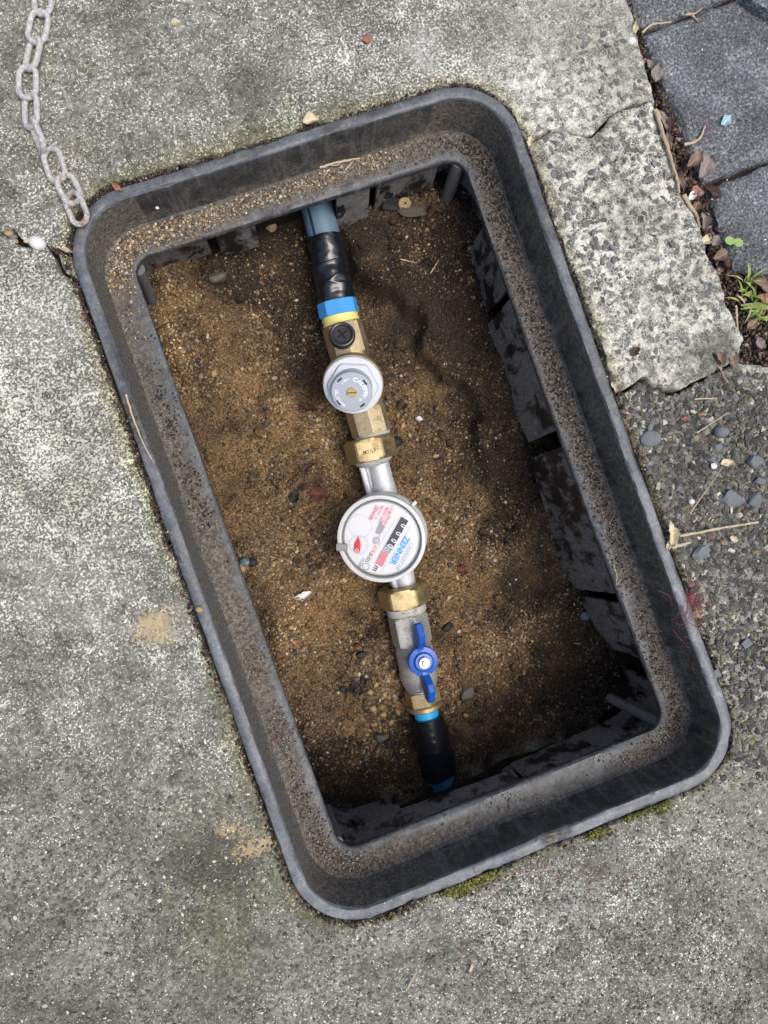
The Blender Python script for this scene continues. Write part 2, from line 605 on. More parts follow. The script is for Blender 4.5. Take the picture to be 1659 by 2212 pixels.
M = dict(
    concrete=mat_concrete(), paver=mat_paver(), soil=mat_soil(), grain=mat_grain('loose_grains'), wet=mat_grain('wet_gravel', 0.6, 0.4),
    plastic=mat_plastic(), wall=mat_wetwall(), rib=mat_plain('dusty_grey_plastic', (0.11, 0.11, 0.108), 0.55, 0.5, 140, 0.6),
    brass=mat_metal('cast_brass', (0.56, 0.46, 0.29), 0.48, 0.22, 0.5, (0.13, 0.10, 0.065), 0.5, 900),
    brass_nut=mat_metal('machined_brass', (0.50, 0.395, 0.215), 0.46, 0.14, 0.25, (0.17, 0.125, 0.065), 0.5, 600),
    brass_screw=mat_metal('bright_brass', (0.85, 0.62, 0.25), 0.28, 0.12, 0.3, (0.35, 0.22, 0.07), 0.3),
    steel=mat_metal('silver_painted_metal', (0.66, 0.67, 0.69), 0.55, 0.16, 0.9, (0.40, 0.40, 0.40), 0.35, 1000, .55),
    nickel=mat_metal('cast_nickel', (0.52, 0.505, 0.48), 0.48, 0.22, 0.9, (0.14, 0.125, 0.11), 0.5, 800, .7),
    bolt=mat_metal('zinc_bolt', (0.72, 0.72, 0.72), 0.3, 0.12, 0.2, (0.4, 0.4, 0.4), 0.3),
    tape=mat_plain('black_tape', (0.009, 0.010, 0.013), 0.24, 0.3, 60, 0.5, spec=0.6),
    pipe=mat_plain('dusty_blue_pipe', (0.10, 0.175, 0.235), 0.55, 0.35, 120, 0.3, dirt=(0.12, 0.12, 0.11), damt=0.55),
    pipe2=mat_plain('blue_pipe', (0.030, 0.20, 0.33), 0.5, 0.25, 90, 0.3, dirt=(0.03, 0.028, 0.025), damt=0.75),
    stripe=mat_plain('dark_blue_stripe', (0.010, 0.03, 0.055), 0.55),
    bluenut=mat_plain('light_blue_plastic', (0.055, 0.30, 0.66), 0.45, 0.1, 200, 0.15),
    bluering=mat_plain('sky_blue_plastic', (0.03, 0.38, 0.75), 0.4, 0.08),
    yellow=mat_plain('yellow_tape', (0.72, 0.66, 0.22), 0.55, 0.12, 250, 0.4),
    thread_tape=mat_plain('white_thread_tape', (0.45, 0.44, 0.40), 0.7, 0.4, 420, 1.0, dirt=(0.14, 0.12, 0.09), damt=0.7),
    black=mat_plain('black_moulded_plastic', (0.022, 0.022, 0.025), 0.34, 0.3, 300, 0.2),
    knob=mat_plain('light_grey_plastic', (0.60, 0.615, 0.645), 0.45, 0.05, 150, 0.1, dirt=(0.36, 0.35, 0.33), damt=0.25),
    dial=mat_plain('grey_dial_plastic', (0.37, 0.395, 0.44), 0.45, 0.05, 150, 0.1),
    slot=mat_plain('dark_slot', (0.03, 0.032, 0.036), 0.6), cross=mat_plain('black_recess', (0.003, 0.003, 0.003), 0.8),
    white_ink=mat_plain('white_ink', (0.85, 0.86, 0.88), 0.5, 0.03),
    shell=mat_plain('white_grey_meter_plastic', (0.62, 0.625, 0.60), 0.42, 0.06, 120, 0.1, dirt=(0.40, 0.38, 0.33), damt=0.3),
    face=mat_plain('white_meter_face', (0.80, 0.81, 0.825), 0.5, 0.03, 60, 0.0),
    lens=mat_lens(),
    ink_red=mat_plain('faded_red_ink', (0.72, 0.22, 0.24), 0.5), ink_blue=mat_plain('blue_ink', (0.10, 0.42, 0.80), 0.5),
    ink_black=mat_plain('black_ink', (0.05, 0.05, 0.055), 0.5), ink_grey=mat_plain('grey_ink', (0.36, 0.37, 0.39), 0.5),
    drum=mat_plain('black_counter_drum', (0.075, 0.082, 0.085), 0.4, 0.3), drum_red=mat_plain('faded_red_drum', (0.70, 0.27, 0.29), 0.45, 0.2),
    drum_grey=mat_plain('misted_counter_drum', (0.36, 0.37, 0.39), 0.5, 0.2),
    pointer=mat_plain('red_pointer', (0.70, 0.05, 0.06), 0.4), tab=mat_plain('grey_lid_clip', (0.27, 0.27, 0.25), 0.4),
    handle=mat_plain('blue_enamel', (0.008, 0.085, 0.40), 0.33, 0.15, 200, 0.15),
    stamp=mat_plain('stamped_brass', (0.10, 0.07, 0.03), 0.6),
    chain=mat_chain(),
    leaf=mat_leaf('dry_leaf_brown', (0.20, 0.14, 0.10), .55), leaf_grey=mat_leaf('dry_leaf_grey', (0.22, 0.178, 0.155), .5), leaf_dark=mat_leaf('dark_leaf', (0.055, 0.028, 0.022)),
    leaf_rust=mat_leaf('rust_leaf', (0.28, 0.13, 0.075)), leaf_pale=mat_leaf('pale_leaf', (0.52, 0.45, 0.30)), leaf_red=mat_leaf('red_leaf', (0.26, 0.11, 0.08)), leaf_maroon=mat_leaf('maroon_leaf', (0.10, 0.035, 0.02), 0.5),
    leaf_blue=mat_leaf('pale_blue_flake', (0.28, 0.42, 0.46)), bead=mat_leaf('glazed_bead', (0.12, 0.17, 0.18), .8, .25), bark=mat_leaf('black_bark', (0.018, 0.017, 0.018)),
    twig=mat_leaf('dry_twig', (0.42, 0.33, 0.22), 0.3), twig_dark=mat_leaf('dark_twig', (0.10, 0.075, 0.055), 0.3), straw=mat_leaf('pale_straw', (0.47, 0.39, 0.26), 0.35),
    fibre=mat_leaf('red_fibre', (0.30, 0.06, 0.07), 0.5), grass=mat_leaf('grass_blade', (0.30, 0.37, 0.10), 0.35, 0.5), sprout=mat_leaf('sprout_green', (0.23, 0.35, 0.11), 0.3, 0.5),
    stone=mat_leaf('blue_grey_stone', (0.15, 0.160, 0.168), 0.45, 0.8), white_stone=mat_leaf('white_pebble', (0.62, 0.62, 0.60), 0.12, 0.6), tan_stone=mat_leaf('tan_pebble', (0.34, 0.235, 0.125), 0.35, 0.5),
    red_stone=mat_leaf('red_chip', (0.34, 0.15, 0.10), 0.2, 0.8), mud=mat_leaf('grey_mud', (0.15, 0.14, 0.11), 0.35, 0.6), wet_stone=mat_leaf('wet_grey_stone', (0.075, 0.065, 0.05), 0.45, 0.45),
)

# ------------------------------------------------------------------ the outline of the box
HX, HY, RC = 0.180, 0.2891, 0.052


def rr_sdf(x, y, o=0.0):
    r = RC + o
    qx = np.abs(x) - (HX + o) + r
    qy = np.abs(y) - (HY + o) + r
    return np.minimum(np.maximum(qx, qy), 0) + np.hypot(np.maximum(qx, 0), np.maximum(qy, 0)) - r


def rr_loop(o=0.0, nc=12, ns=(30, 48)):
    """points round the rounded rectangle, offset o outwards; counter-clockwise from the bottom side"""
    hx, hy = HX, HY
    r = max(RC + o, 0.004)
    pts = []
    cs = [(hx - RC, -hy + RC, -90), (hx - RC, hy - RC, 0), (-hx + RC, hy - RC, 90), (-hx + RC, -hy + RC, 180)]
    for k, (cx, cy, a0) in enumerate(cs):
        a = np.radians(a0 + np.arange(nc + 1) * 90 / nc)
        arc = np.stack([cx + r * np.cos(a), cy + r * np.sin(a)], 1)
        pts.append(arc)
        nx = cs[(k + 1) % 4]
        a1 = math.radians(a0 + 90)
        e = np.array([nx[0] + r * math.cos(a1), nx[1] + r * math.sin(a1)])
        m = ns[1] if k in (0, 2) else ns[0]
        t = np.arange(1, m)[:, None] / m
        pts.append(arc[-1] * (1 - t) + e * t)
    p = np.concatenate(pts)
    # the long right side is pushed in a little by the paving
    bow = 0.0018 * np.clip(1 - (p[:, 1] / 0.24) ** 2, 0, 1) * (p[:, 0] > 0.1)
    p[:, 0] -= bow
    return p


# ------------------------------------------------------------------ ground, slabs, paving
def seg_dist(X, Y, poly, closed=True):
    """distance and nearest point to a polyline"""
    n = len(poly)
    best = np.full(X.shape, 1e9)
    bx = np.zeros_like(X)
    by = np.zeros_like(X)
    for i in range(n if closed else n - 1):
        a, b = poly[i], poly[(i + 1) % n]
        d = b - a
        t = np.clip(((X - a[0]) * d[0] + (Y - a[1]) * d[1]) / max(d @ d, 1e-12), 0, 1)
        qx, qy = a[0] + t * d[0], a[1] + t * d[1]
        s = (X - qx) ** 2 + (Y - qy) ** 2
        m = s < best
        best = np.where(m, s, best)
        bx = np.where(m, qx, bx)
        by = np.where(m, qy, by)
    return np.sqrt(best), bx, by


def inside(X, Y, poly):
    c = np.zeros(X.shape, bool)
    n = len(poly)
    for i in range(n):
        a, b = poly[i], poly[(i + 1) % n]
        if a[1] == b[1]: continue
        m = ((a[1] > Y) != (b[1] > Y)) & (X < (b[0] - a[0]) * (Y - a[1]) / (b[1] - a[1]) + a[0])
        c ^= m
    return c


def concrete_attrs(x, y):
    px, py = PX(x, y, 0 * np.asarray(x))
    coarse = np.maximum(blob(px, py, 1400, 560, 330, 520, -20, 0.45) * 0.97, blob(px, py, 1640, 1300, 260, 520, -10, 0.6) * 0.55)
    coarse = np.maximum(coarse, blob(px, py, 1330, 100, 260, 260, 0, .6) * 0.45)
    fleck = 0.45 + 0.6 * blob(px, py, 1400, 560, 300, 430, -20) + 0.35 * blob(px, py, 900, 100, 420, 160) + 0.5 * blob(px, py, 100, 780, 260, 300) + 0.3 * blob(px, py, 250, 1150, 280, 260)
    fleck = fleck - 0.45 * sstep(1450, 2050, py) * (1 - blob(px, py, 1250, 2000, 420, 200)) - 0.55 * blob(px, py, 1560, 1000, 240, 240) - 0.3 * blob(px, py, 1540, 760, 90, 120) - 0.25 * blob(px, py, 500, 90, 220, 120)
    moss = 0.36 * blob(px, py, 130, 1050, 300, 430) + 0.45 * blob(px, py, 520, 250, 300, 120, -18) + 0.35 * blob(px, py, 70, 200, 200, 300) + 0.5 * blob(px, py, 520, 1850, 170, 330) + 0.3 * blob(px, py, 250, 2000, 300, 240)
    moss = moss + 0.5 * blob(px, py, 1500, 1050, 160, 160) + 0.65 * (1 - sstep(0.004, 0.016, rr_sdf(x, y)))
    ochre = 0.85 * blob(px, py, 332, 1368, 58, 30, 8, 0.9) + 0.55 * blob(px, py, 345, 1325, 48, 26, 0, .9) + 1.15 * blob(px, py, 545, 1838, 50, 18, -22, .9) + 0.85 * blob(px, py, 500, 1795, 42, 24, 0, .9) + .5 * blob(px, py, 606, 1645, 14, 26, 0, .9)
    dark = 1.05 * blob(px, py, 455, 1860, 110, 55, -10) + 0.5 * blob(px, py, 520, 1990, 120, 90) + 0.5 * blob(px, py, 420, 1660, 90, 60) + 0.55 * blob(px, py, 1560, 760, 60, 80) + 0.5 * blob(px, py, 1500, 1000, 240, 190) + 0.3 * blob(px, py, 100, 2180, 250, 90) + 0.3 * sstep(2000, 2230, py)
    dark = dark + 0.42 * (1 - sstep(0.001, 0.006, rr_sdf(x, y)))
    white = 0.55 * blob(px, py, 920, 105, 55, 60) + 0.4 * blob(px, py, 430, 1340, 50, 90, -20) + 0.4 * blob(px, py, 150, 1270, 180, 130) + 0.35 * blob(px, py, 860, 2030, 90, 40, -20) + 0.42 * blob(px, py, 90, 700, 130, 120) + 0.4 * blob(px, py, 1230, 1950, 120, 50, -25) + .35 * blob(px, py, 1370, 700, 90, 130)
    return dict(coarse=coarse, fleck=fleck, moss=moss, ochre=ochre, dark=dark, white=white)


def slab(name, poly, mat, step=0.0017, gap=None, zf=None, rag=0.0012, rnd=0.003, depth=0.03, relief=0.0005, attrs=None, parent=None, label=None, bottom=True):
    poly = np.asarray(poly)[:, :2]
    x0, y0 = poly.min(0) - step
    x1, y1 = poly.max(0) + step
    xs = np.arange(x0, x1 + step, step)
    ys = np.arange(y0, y1 + step, step)
    X, Y = np.meshgrid(xs, ys, indexing='ij')
    X = X + rng.uniform(-.2, .2, X.shape) * step
    Y = Y + rng.uniform(-.2, .2, X.shape) * step
    d, bx, by = seg_dist(X, Y, poly)
    ins = inside(X, Y, poly)
    sd = np.where(ins, -d, d)
    gx, gy = bx.copy(), by.copy()
    if gap is not None:
        g = gap(X, Y)
        s2 = -(rr_sdf(X, Y) - g)
        e = 1e-4
        nx = (rr_sdf(X + e, Y) - rr_sdf(X - e, Y)) / (2 * e)
        ny = (rr_sdf(X, Y + e) - rr_sdf(X, Y - e)) / (2 * e)
        m = s2 > sd
        gx = np.where(m, X + nx * s2, gx)
        gy = np.where(m, Y + ny * s2, gy)
        sd = np.maximum(sd, s2)
    sdn = sd + rag * fbm(X, Y, 0.012, 3, 3)
    ok = sdn < 0
    keep = ok[:-1, :-1] | ok[1:, :-1] | ok[:-1, 1:] | ok[1:, 1:]
    out = ~ok
    k = np.where(out, np.clip(sdn / np.maximum(np.abs(sd), 1e-5), -2, 2), 0)
    # outside corners of kept cells move on to the edge
    dx, dy = gx - X, gy - Y
    far = np.hypot(dx, dy)
    kk = np.where(out, np.clip(sdn, 0, 2 * step) / np.maximum(far, 1e-5), 0)
    sgn = np.where(sd > 0, 1, -1)
    X = X + dx * kk * sgn
    Y = Y + dy * kk * sgn
    idx = np.full(X.shape, -1)
    I, J = np.nonzero(keep)
    used = np.zeros(X.shape, bool)
    for a, b in ((0, 0), (1, 0), (1, 1), (0, 1)): used[I + a, J + b] = True
    idx[used] = np.arange(used.sum())
    vx, vy = X[used], Y[used]
    ed = np.clip(-sdn[used], 0, None)
    z = relief * fbm(vx, vy, 0.006, 3, 1) + 0.0011 * fbm(vx, vy, 0.09, 2, 5)
    if zf is not None: z = z + zf(vx, vy)
    z = z - rnd * np.clip(1 - ed / rnd, 0, 1) ** 2 * (0.7 + 0.5 * fbm(vx, vy, 0.01, 2, 8))
    F = np.stack([idx[I, J], idx[I + 1, J], idx[I + 1, J + 1], idx[I, J + 1]], 1)
    n = len(vx)
    E = np.concatenate([F[:, [0, 1]], F[:, [1, 2]], F[:, [2, 3]], F[:, [3, 0]]])
    S = np.sort(E, 1)
    key = S[:, 0].astype(np.int64) * n + S[:, 1]
    uq, first, cnt = np.unique(key, return_index=True, return_counts=True)
    B = E[first[cnt == 1]]
    bv = np.unique(B)
    mp = np.full(n, -1)
    mp[bv] = n + np.arange(len(bv))
    V = np.concatenate([np.stack([vx, vy, z], 1), np.stack([vx[bv], vy[bv], np.full(len(bv), -depth)], 1)])
    SK = np.stack([B[:, 1], B[:, 0], mp[B[:, 0]], mp[B[:, 1]]], 1)
    FF = np.concatenate([F, SK])
    at = attrs(V[:, 0], V[:, 1]) if attrs else None
    o = fast_mesh(name, V, FF.ravel(), np.full(len(FF), 4), mat, parent, None, True, None, at, 50)
    return o


def PP(lst, z=0.0): return np.array([P(a, b, z)[:2] for a, b in lst])


def s1(lst): return [(a / 2.6544 * .8848, b / 2.6544 * .8848) for a, b in lst]


left_crack = [(-350, 470), (-120, 490), (0, 502), (20, 510), (43, 528), (72, 530), (100, 534), (117, 556), (123, 583), (143, 596), (163, 616), (230, 690)]
left_crack_up = [(-350, 467), (-120, 487), (0, 497), (22, 494), (32, 498), (46, 517), (66, 524), (100, 526), (133, 538), (167, 549), (240, 570)]
right_crack = [(1090, 330), (1149, 297), (1186, 277), (1219, 273), (1243, 283), (1276, 290), (1296, 270), (1319, 243), (1339, 230), (1373, 220), (1413, 216)]
joint_a = [(1411, 203), (1390, 120), (1372, 57), (1354, 0), (1300, -170), (1243, -350)]
joint_b = [(1413, 230), (1436, 297), (1459, 363), (1476, 420), (1500, 465), (1516, 493), (1526, 547), (1553, 596), (1573, 663), (1600, 715), (1606, 733)]
low_crack = [(1598, 765), (1566, 793), (1523, 814), (1499, 824), (1469, 843), (1446, 841), (1413, 829), (1399, 815), (1389, 808), (1373, 826), (1353, 839), (1329, 846), (1240, 870)]
low_crack2 = [(1240, 880), (1329, 855), (1353, 848), (1373, 836), (1387, 823), (1397, 829), (1413, 838), (1446, 849), (1469, 851), (1499, 833), (1523, 822), (1566, 800), (1600, 778), (1680, 790), (2010, 740)]


def gapf(x, y):
    return 0.0010 + 0.0012 * fbm(x, y, 0.03, 2, 2) + 0.0020 * ((x < -0.12) & (y > 0.02)) + 0.0012 * (y > 0.27)


down = lambda a, z: (lambda x, y: np.full(np.shape(x), z))
polyA = [(-350, -350)] + left_crack_up + [(400, 700), (900, 600)] + right_crack + joint_a
polyB = right_crack[::-1][:1] + joint_b + low_crack + [(1150, 600)] + [(a + 3, b + 9) for a, b in right_crack[:-1]]
polyC = left_crack + [(500, 1000), (1000, 1100)] + low_crack2 + [(2010, 2560), (-350, 2560)]


def zC(x, y):
    px, py = PX(x, y, 0 * x)
    return -0.0015 - 0.0045 * blob(px, py, 1560, 960, 330, 330, 0, 0.7) - 0.0015 * blob(px, py, 455, 1860, 90, 50)


tagit(slab('concrete_slab', PP(polyA), M['concrete'], gap=gapf, attrs=concrete_attrs), 'weathered grey concrete above the pit, with the rusty chain lying on it', None, None, 'structure')
tagit(slab('concrete_slab', PP(polyB), M['concrete'], gap=gapf, attrs=concrete_attrs, zf=lambda x, y: 0.0005 + 0 * x, relief=0.0006), 'cracked-off pale concrete piece with dark chips between the pit and the pavers', None, None, 'structure')
tagit(slab('concrete_slab', PP(polyC), M['concrete'], gap=gapf, attrs=concrete_attrs, zf=zC, relief=0.0007), 'worn dark concrete surface left of and below the pit', None, None, 'structure')

# ground beyond, and the dark soil under every joint: one sheet with the pit cut out
lp = rr_loop(0.0006)
n0 = len(lp)
ang = np.arctan2(lp[:, 1], lp[:, 0])
ringv = [np.column_stack([lp, np.full(n0, -0.016)])]
for s in (0.02, 0.06, 0.14, 0.3, 0.5):
    q = rr_loop(s)
    ringv.append(np.column_stack([q, np.full(n0, -0.014)]) + np.column_stack([np.zeros((n0, 2)), 0.002 * fbm(q[:, 0], q[:, 1], 0.02, 2, 4)]))
v, f = rings(ringv)
cc = np.full((len(v), 3), (0.030, 0.022, 0.016))
tagit(MB().add(v, f).build('soil_bed', M['soil'], cols=cc), 'dark soil showing in the cracks and joints', None, None, 'structure')
fr_v = []
outer = [P(-342, -342), P(2002, -342), P(2002, 2552), P(-342, 2552)]
outer = [o[:2] for o in outer]
oc = np.mean(outer, 0)
sq = np.array(outer)
loop = np.concatenate([sq[i] * (1 - np.linspace(0, 1, 12, endpoint=False)[:, None]) + sq[(i + 1) % 4] * np.linspace(0, 1, 12, endpoint=False)[:, None] for i in range(4)])
ringv = [np.column_stack([oc + (loop - oc) * k, np.full(len(loop), zz)]) for k, zz in ((1.0, -0.005), (1.6, -0.004), (4, -0.004), (20, -0.004), (120, -0.004))]
v, f = rings(ringv)
f = [q[::-1] for q in f]
ga = concrete_attrs(v[:, 0], v[:, 1])
ga = {k: np.clip(np.where(np.arange(len(v)) >= 48, {'coarse': .3, 'fleck': .4, 'moss': .2}.get(k, 0.0), a), 0, 1) for k, a in ga.items()}
tagit(MB().add(v, f).build('ground', M['concrete'], attrs=ga), 'grey concrete ground all round', None, None, 'structure')

# block paving at the upper right
bed = PP([(1350, -350), (2010, -350), (2010, 700), (1640, 640), (1540, 600), (1430, 330)])
pm = MB().add(np.vstack([np.column_stack([bed, np.full(6, -0.0115)]), np.column_stack([bed, np.full(6, -0.03)])]), [list(range(6))[::-1]] + [[i, (i + 1) % 6, 6 + (i + 1) % 6, 6 + i] for i in range(6)])
paving = tagit(pm.build('paving', M['soil'], cols=np.full((12, 3), (0.035, 0.026, 0.02)), smooth=False), 'dark blue-grey block paving beside the concrete', None, None, 'structure')
for q, zz in (([(1392, 72), (1455, 47), (1572, 1), (1780, -80), (1880, 170), (1905, 248), (1660, 341), (1574, 374), (1522, 394), (1462, 246), (1424, 150)], 0.0),
              ([(1530, 411), (1576, 386), (1662, 352), (1910, 258), (1990, 460), (2005, 520), (1790, 600), (1664, 592), (1586, 578), (1566, 507)], -0.0015),
              ([(1362, -12), (1389, 60), (1452, 36), (1568, -10), (1775, -92), (1700, -300), (1560, -350), (1250, -350)], -0.004)):
    zo = zz
    slab('paver', PP(q), M['paver'], step=0.0019, rag=0.0006, rnd=0.005, depth=0.03, relief=0.00045, parent=paving, zf=(lambda x, y, zo=zo: zo + 0 * x))
# pale corner of the next block, top right
slab('paver', PP([(1592, 6), (1640, -12), (1800, -72), (1890, 170), (1700, 40), (1660, 52), (1630, 34)]), M['paver'], step=0.0019, rag=0.0006, rnd=0.003, depth=0.002, parent=paving, zf=lambda x, y: 0.012 + 0 * x)['label'] = 'paver lying proud over the next one'


# ------------------------------------------------------------------ grains
_ph = (1 + 5 ** .5) / 2
ICO_V = np.array([[-1, _ph, 0], [1, _ph, 0], [-1, -_ph, 0], [1, -_ph, 0], [0, -1, _ph], [0, 1, _ph], [0, -1, -_ph], [0, 1, -_ph], [_ph, 0, -1], [_ph, 0, 1], [-_ph, 0, -1], [-_ph, 0, 1]]) / math.sqrt(1 + _ph ** 2)
ICO_F = np.array([[0, 11, 5], [0, 5, 1], [0, 1, 7], [0, 7, 10], [0, 10, 11], [1, 5, 9], [5, 11, 4], [11, 10, 2], [10, 7, 6], [7, 1, 8], [3, 9, 4], [3, 4, 2], [3, 2, 6], [3, 6, 8], [3, 8, 9], [4, 9, 5], [2, 4, 11], [6, 2, 10], [8, 6, 7], [9, 8, 1]])


def grains(name, pts, size, cols, mat, parent=None, flat=0.65, jag=0.25, smooth=True, seed=1, kind='stuff', label=None, long_=0.35):
    g = np.random.default_rng(seed)
    n = len(pts)
    size = np.broadcast_to(size, (n,))
    v = np.broadcast_to(ICO_V, (n, 12, 3)) * (1 + g.uniform(-jag, jag, (n, 12, 1)))
    sc = np.stack([1 + g.uniform(0, long_, n), 1 - g.uniform(0, long_ * .7, n), np.full(n, flat) + g.uniform(-.15, .15, n)], 1)
    v = v * sc[:, None, :]
    # tilt a little, then turn about the vertical
    a = g.uniform(0, 2 * math.pi, n)
    t = g.normal(0, 0.35, n)
    ct, st = np.cos(t)[:, None], np.sin(t)[:, None]
    y = v[..., 1] * ct - v[..., 2] * st
    z = v[..., 1] * st + v[..., 2] * ct
    ca, sa = np.cos(a)[:, None], np.sin(a)[:, None]
    x = v[..., 0] * ca - y * sa
    y = v[..., 0] * sa + y * ca
    w = np.stack([x, y, z], -1) * size[:, None, None] + np.asarray(pts)[:, None, :]
    F = (ICO_F[None] + 12 * np.arange(n)[:, None, None]).reshape(-1, 3)
    c = np.repeat(np.asarray(cols), 12, 0) * (1 + g.uniform(-.12, .12, (n * 12, 1)))
    o = fast_mesh(name, w.reshape(-1, 3), F.ravel(), np.full(len(F), 3), mat, parent, None, smooth, c)
    tagit(o, label, None, None, kind)
    return o


def pick(pal, n, g, w=None):
    pal = np.asarray(pal, float)
    i = g.choice(len(pal), n, p=None if w is None else np.asarray(w) / np.sum(w))
    return pal[i] * (1 + g.normal(0, 0.18, (n, 1))).clip(0.5, 1.6)


# chips of stone showing in the worn concrete
g = np.random.default_rng(21)
def on_px(x0, x1, y0, y1, n):
    px = g.uniform(x0, x1, n)
    py = g.uniform(y0, y1, n)
    a = np.array([P(i, j) for i, j in zip(px, py)])
    return px, py, a
px, py, a = on_px(1130, 1640, -40, 860, 5200)
A_in = inside(a[:, 0], a[:, 1], PP(polyB))
A_top = inside(a[:, 0], a[:, 1], PP(polyA)) & (g.random(len(px)) < 0.28 * sstep(1180, 1380, px))
ok = (A_in | A_top) & (rr_sdf(a[:, 0], a[:, 1]) > 0.008) & (fbm(a[:, 0], a[:, 1], 0.03, 2, 6) > -0.5)
dj = seg_dist(a[:, 0], a[:, 1], PP(polyB))[0]
dj = np.minimum(dj, seg_dist(a[:, 0], a[:, 1], PP(polyA))[0])
ok &= dj > 0.0042
a = a[ok][:420]
sz = 0.0008 + 0.0024 * g.random(len(a)) ** 2.8
a[:, 2] = 0.0007 + 0.0003 - sz * 0.13
grains('embedded_stone', a, sz, pick([(.15, .153, .148), (.18, .18, .17), (.22, .22, .205), (.17, .18, .185), (.18, .165, .14), (.12, .122, .117)], len(a), g), M['grain'], flat=0.16, jag=0.4, smooth=False, seed=3, label='dark stone chips set in the pale concrete piece')
px, py, a = on_px(1280, 1720, 800, 1700, 19000)
ok = inside(a[:, 0], a[:, 1], PP(polyC)) & (rr_sdf(a[:, 0], a[:, 1]) > 0.004)
dens = np.clip(blob(px, py, 1570, 1000, 300, 300, 0, .6) + 0.55 * blob(px, py, 1640, 1400, 190, 330, 0, .6), 0, 1)
ok &= g.random(len(px)) < dens
a = a[ok]
sz = 0.0008 + 0.0023 * g.random(len(a)) ** 2.8
a[:, 2] = zC(a[:, 0], a[:, 1]) + 0.0005 - sz * 0.05
grains('road_chippings', a, sz, pick([(.06, .06, .054), (.092, .092, .084), (.13, .13, .12), (.045, .045, .039), (.18, .18, .17), (.17, .155, .08), (.42, .40, .33)], len(a), g, [4, 4, 3, 3, 2, 1.2, .6]), M['grain'], flat=0.45, jag=0.42, smooth=False, seed=4, label='dark angular chippings of the worn surface beside the pit')
px, py, a = on_px(-30, 1690, 1400, 2260, 26000)
ok = inside(a[:, 0], a[:, 1], PP(polyC)) & (rr_sdf(a[:, 0], a[:, 1]) > 0.006) & (g.random(len(px)) < np.clip(0.62 + 0.7 * fbm(a[:, 0], a[:, 1], 0.06, 4, 2), .08, 1) * sstep(1450, 2000, py) + blob(px, py, 455, 1860, 100, 60))
a = a[ok]
sz = 0.0005 + 0.0010 * g.random(len(a)) ** 2.2
a[:, 2] = zC(a[:, 0], a[:, 1]) + 0.0004 + 0.0011 * fbm(a[:, 0], a[:, 1], 0.09, 2, 5) - sz * 0.10
grains('embedded_stone', a, sz, pick([(.09, .091, .081), (.13, .131, .118), (.17, .17, .153), (.07, .07, .061), (.23, .23, .21), (.55, .53, .46)], len(a), g, [4, 5, 5, 2, 2, 1.2]), M['grain'], flat=0.45, jag=0.4, smooth=False, seed=5, label='grey stone chips worn proud in the lower concrete')

# ------------------------------------------------------------------ the meter box
Z_LEDGE = -0.0435
mbox = thing('meter_box', (0, 0, -0.2), 'open black plastic ground box sunk in the concrete, its lid off', 'ground box')


def sweep(name, prof, mat, fade_sheen=None, dirt=None, parent=mbox, wob=0.0004, jit=None, ns=(60, 96)):
    rr, fa, di = [], [], []
    for i, (o, z) in enumerate(prof):
        q = rr_loop(o, 14, ns)
        w = wob * fbm(q[:, 0], q[:, 1], 0.05, 3, 5 + i % 3)
        zz = np.full(len(q), z) + w
        if name == 'rim' and 1 < i < 10:
            px, py = PX(q[:, 0], q[:, 1], 0)
            nick = np.clip(np.abs(fbm(q[:, 0], q[:, 1], 0.013, 3, 10)) - .62, 0, 1)
            torn = blob(px, py, 1190, 1792, 36, 30, -20, .5)
            zz = zz - 0.0035 * nick * (i in (2, 3, 7, 8)) - torn * (0.002 + 0.0022 * np.abs(fbm(q[:, 0], q[:, 1], 0.006, 3, 2)))
            c0 = 0.0005 * fbm(q[:, 0], q[:, 1], 0.11, 2, 6) + 0.00035 * fbm(q[:, 0], q[:, 1], 0.012, 2, 13) * (i in (2, 3, 7, 8, 9))
            q = q - c0[:, None] * q / np.linalg.norm(q, axis=1)[:, None]
        if jit is not None: zz = zz + jit(q, i)
        rr.append(np.column_stack([q, zz]))
        fa.append(fade_sheen(q, i) if callable(fade_sheen) else np.full(len(q), fade_sheen[i] if fade_sheen else 0.0))
        di.append(dirt(q, i) if dirt else np.zeros(len(q)))
    v, f = rings(rr)
    return MB().add(v, f).build(name, mat, parent, attrs=dict(fade_sheen=np.concatenate(fa), dirt=np.concatenate(di)), sharp=40)


rim_prof = [(0.0002, -0.032), (0.0, -0.005), (-0.0006, -0.0015), (-0.0020, 0.0006), (-0.0040, 0.0010), (-0.0072, 0.0008), (-0.0088, 0.0006), (-0.0096, 0.0001), (-0.0100, -0.0008), (-0.0101, -0.0022), (-0.0104, -0.008), (-0.0108, -0.016), (-0.0112, -0.026), (-0.0116, -0.036), (-0.0128, -0.0422), (-0.0150, -0.0436)]


def rim_fade_sheen(q, i):
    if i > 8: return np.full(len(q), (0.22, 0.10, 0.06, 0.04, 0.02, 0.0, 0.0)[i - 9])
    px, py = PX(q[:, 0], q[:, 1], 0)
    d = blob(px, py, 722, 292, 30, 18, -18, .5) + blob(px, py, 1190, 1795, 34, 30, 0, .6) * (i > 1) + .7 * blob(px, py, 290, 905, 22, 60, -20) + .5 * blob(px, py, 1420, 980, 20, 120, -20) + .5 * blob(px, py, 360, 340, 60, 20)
    low = np.clip((-q[:, 1] + .05) / .3, 0, 1) * .28  # sky reflection painted in: rim colour gets paler towards the lower side
    return np.clip((0.98 if i in (7, 8) else 0.68) + low - 0.9 * d + 0.32 * fbm(q[:, 0], q[:, 1], 0.05, 3, 12), 0, 1.3)  # inner bevel rings paler as a painted highlight, over real fading and patches


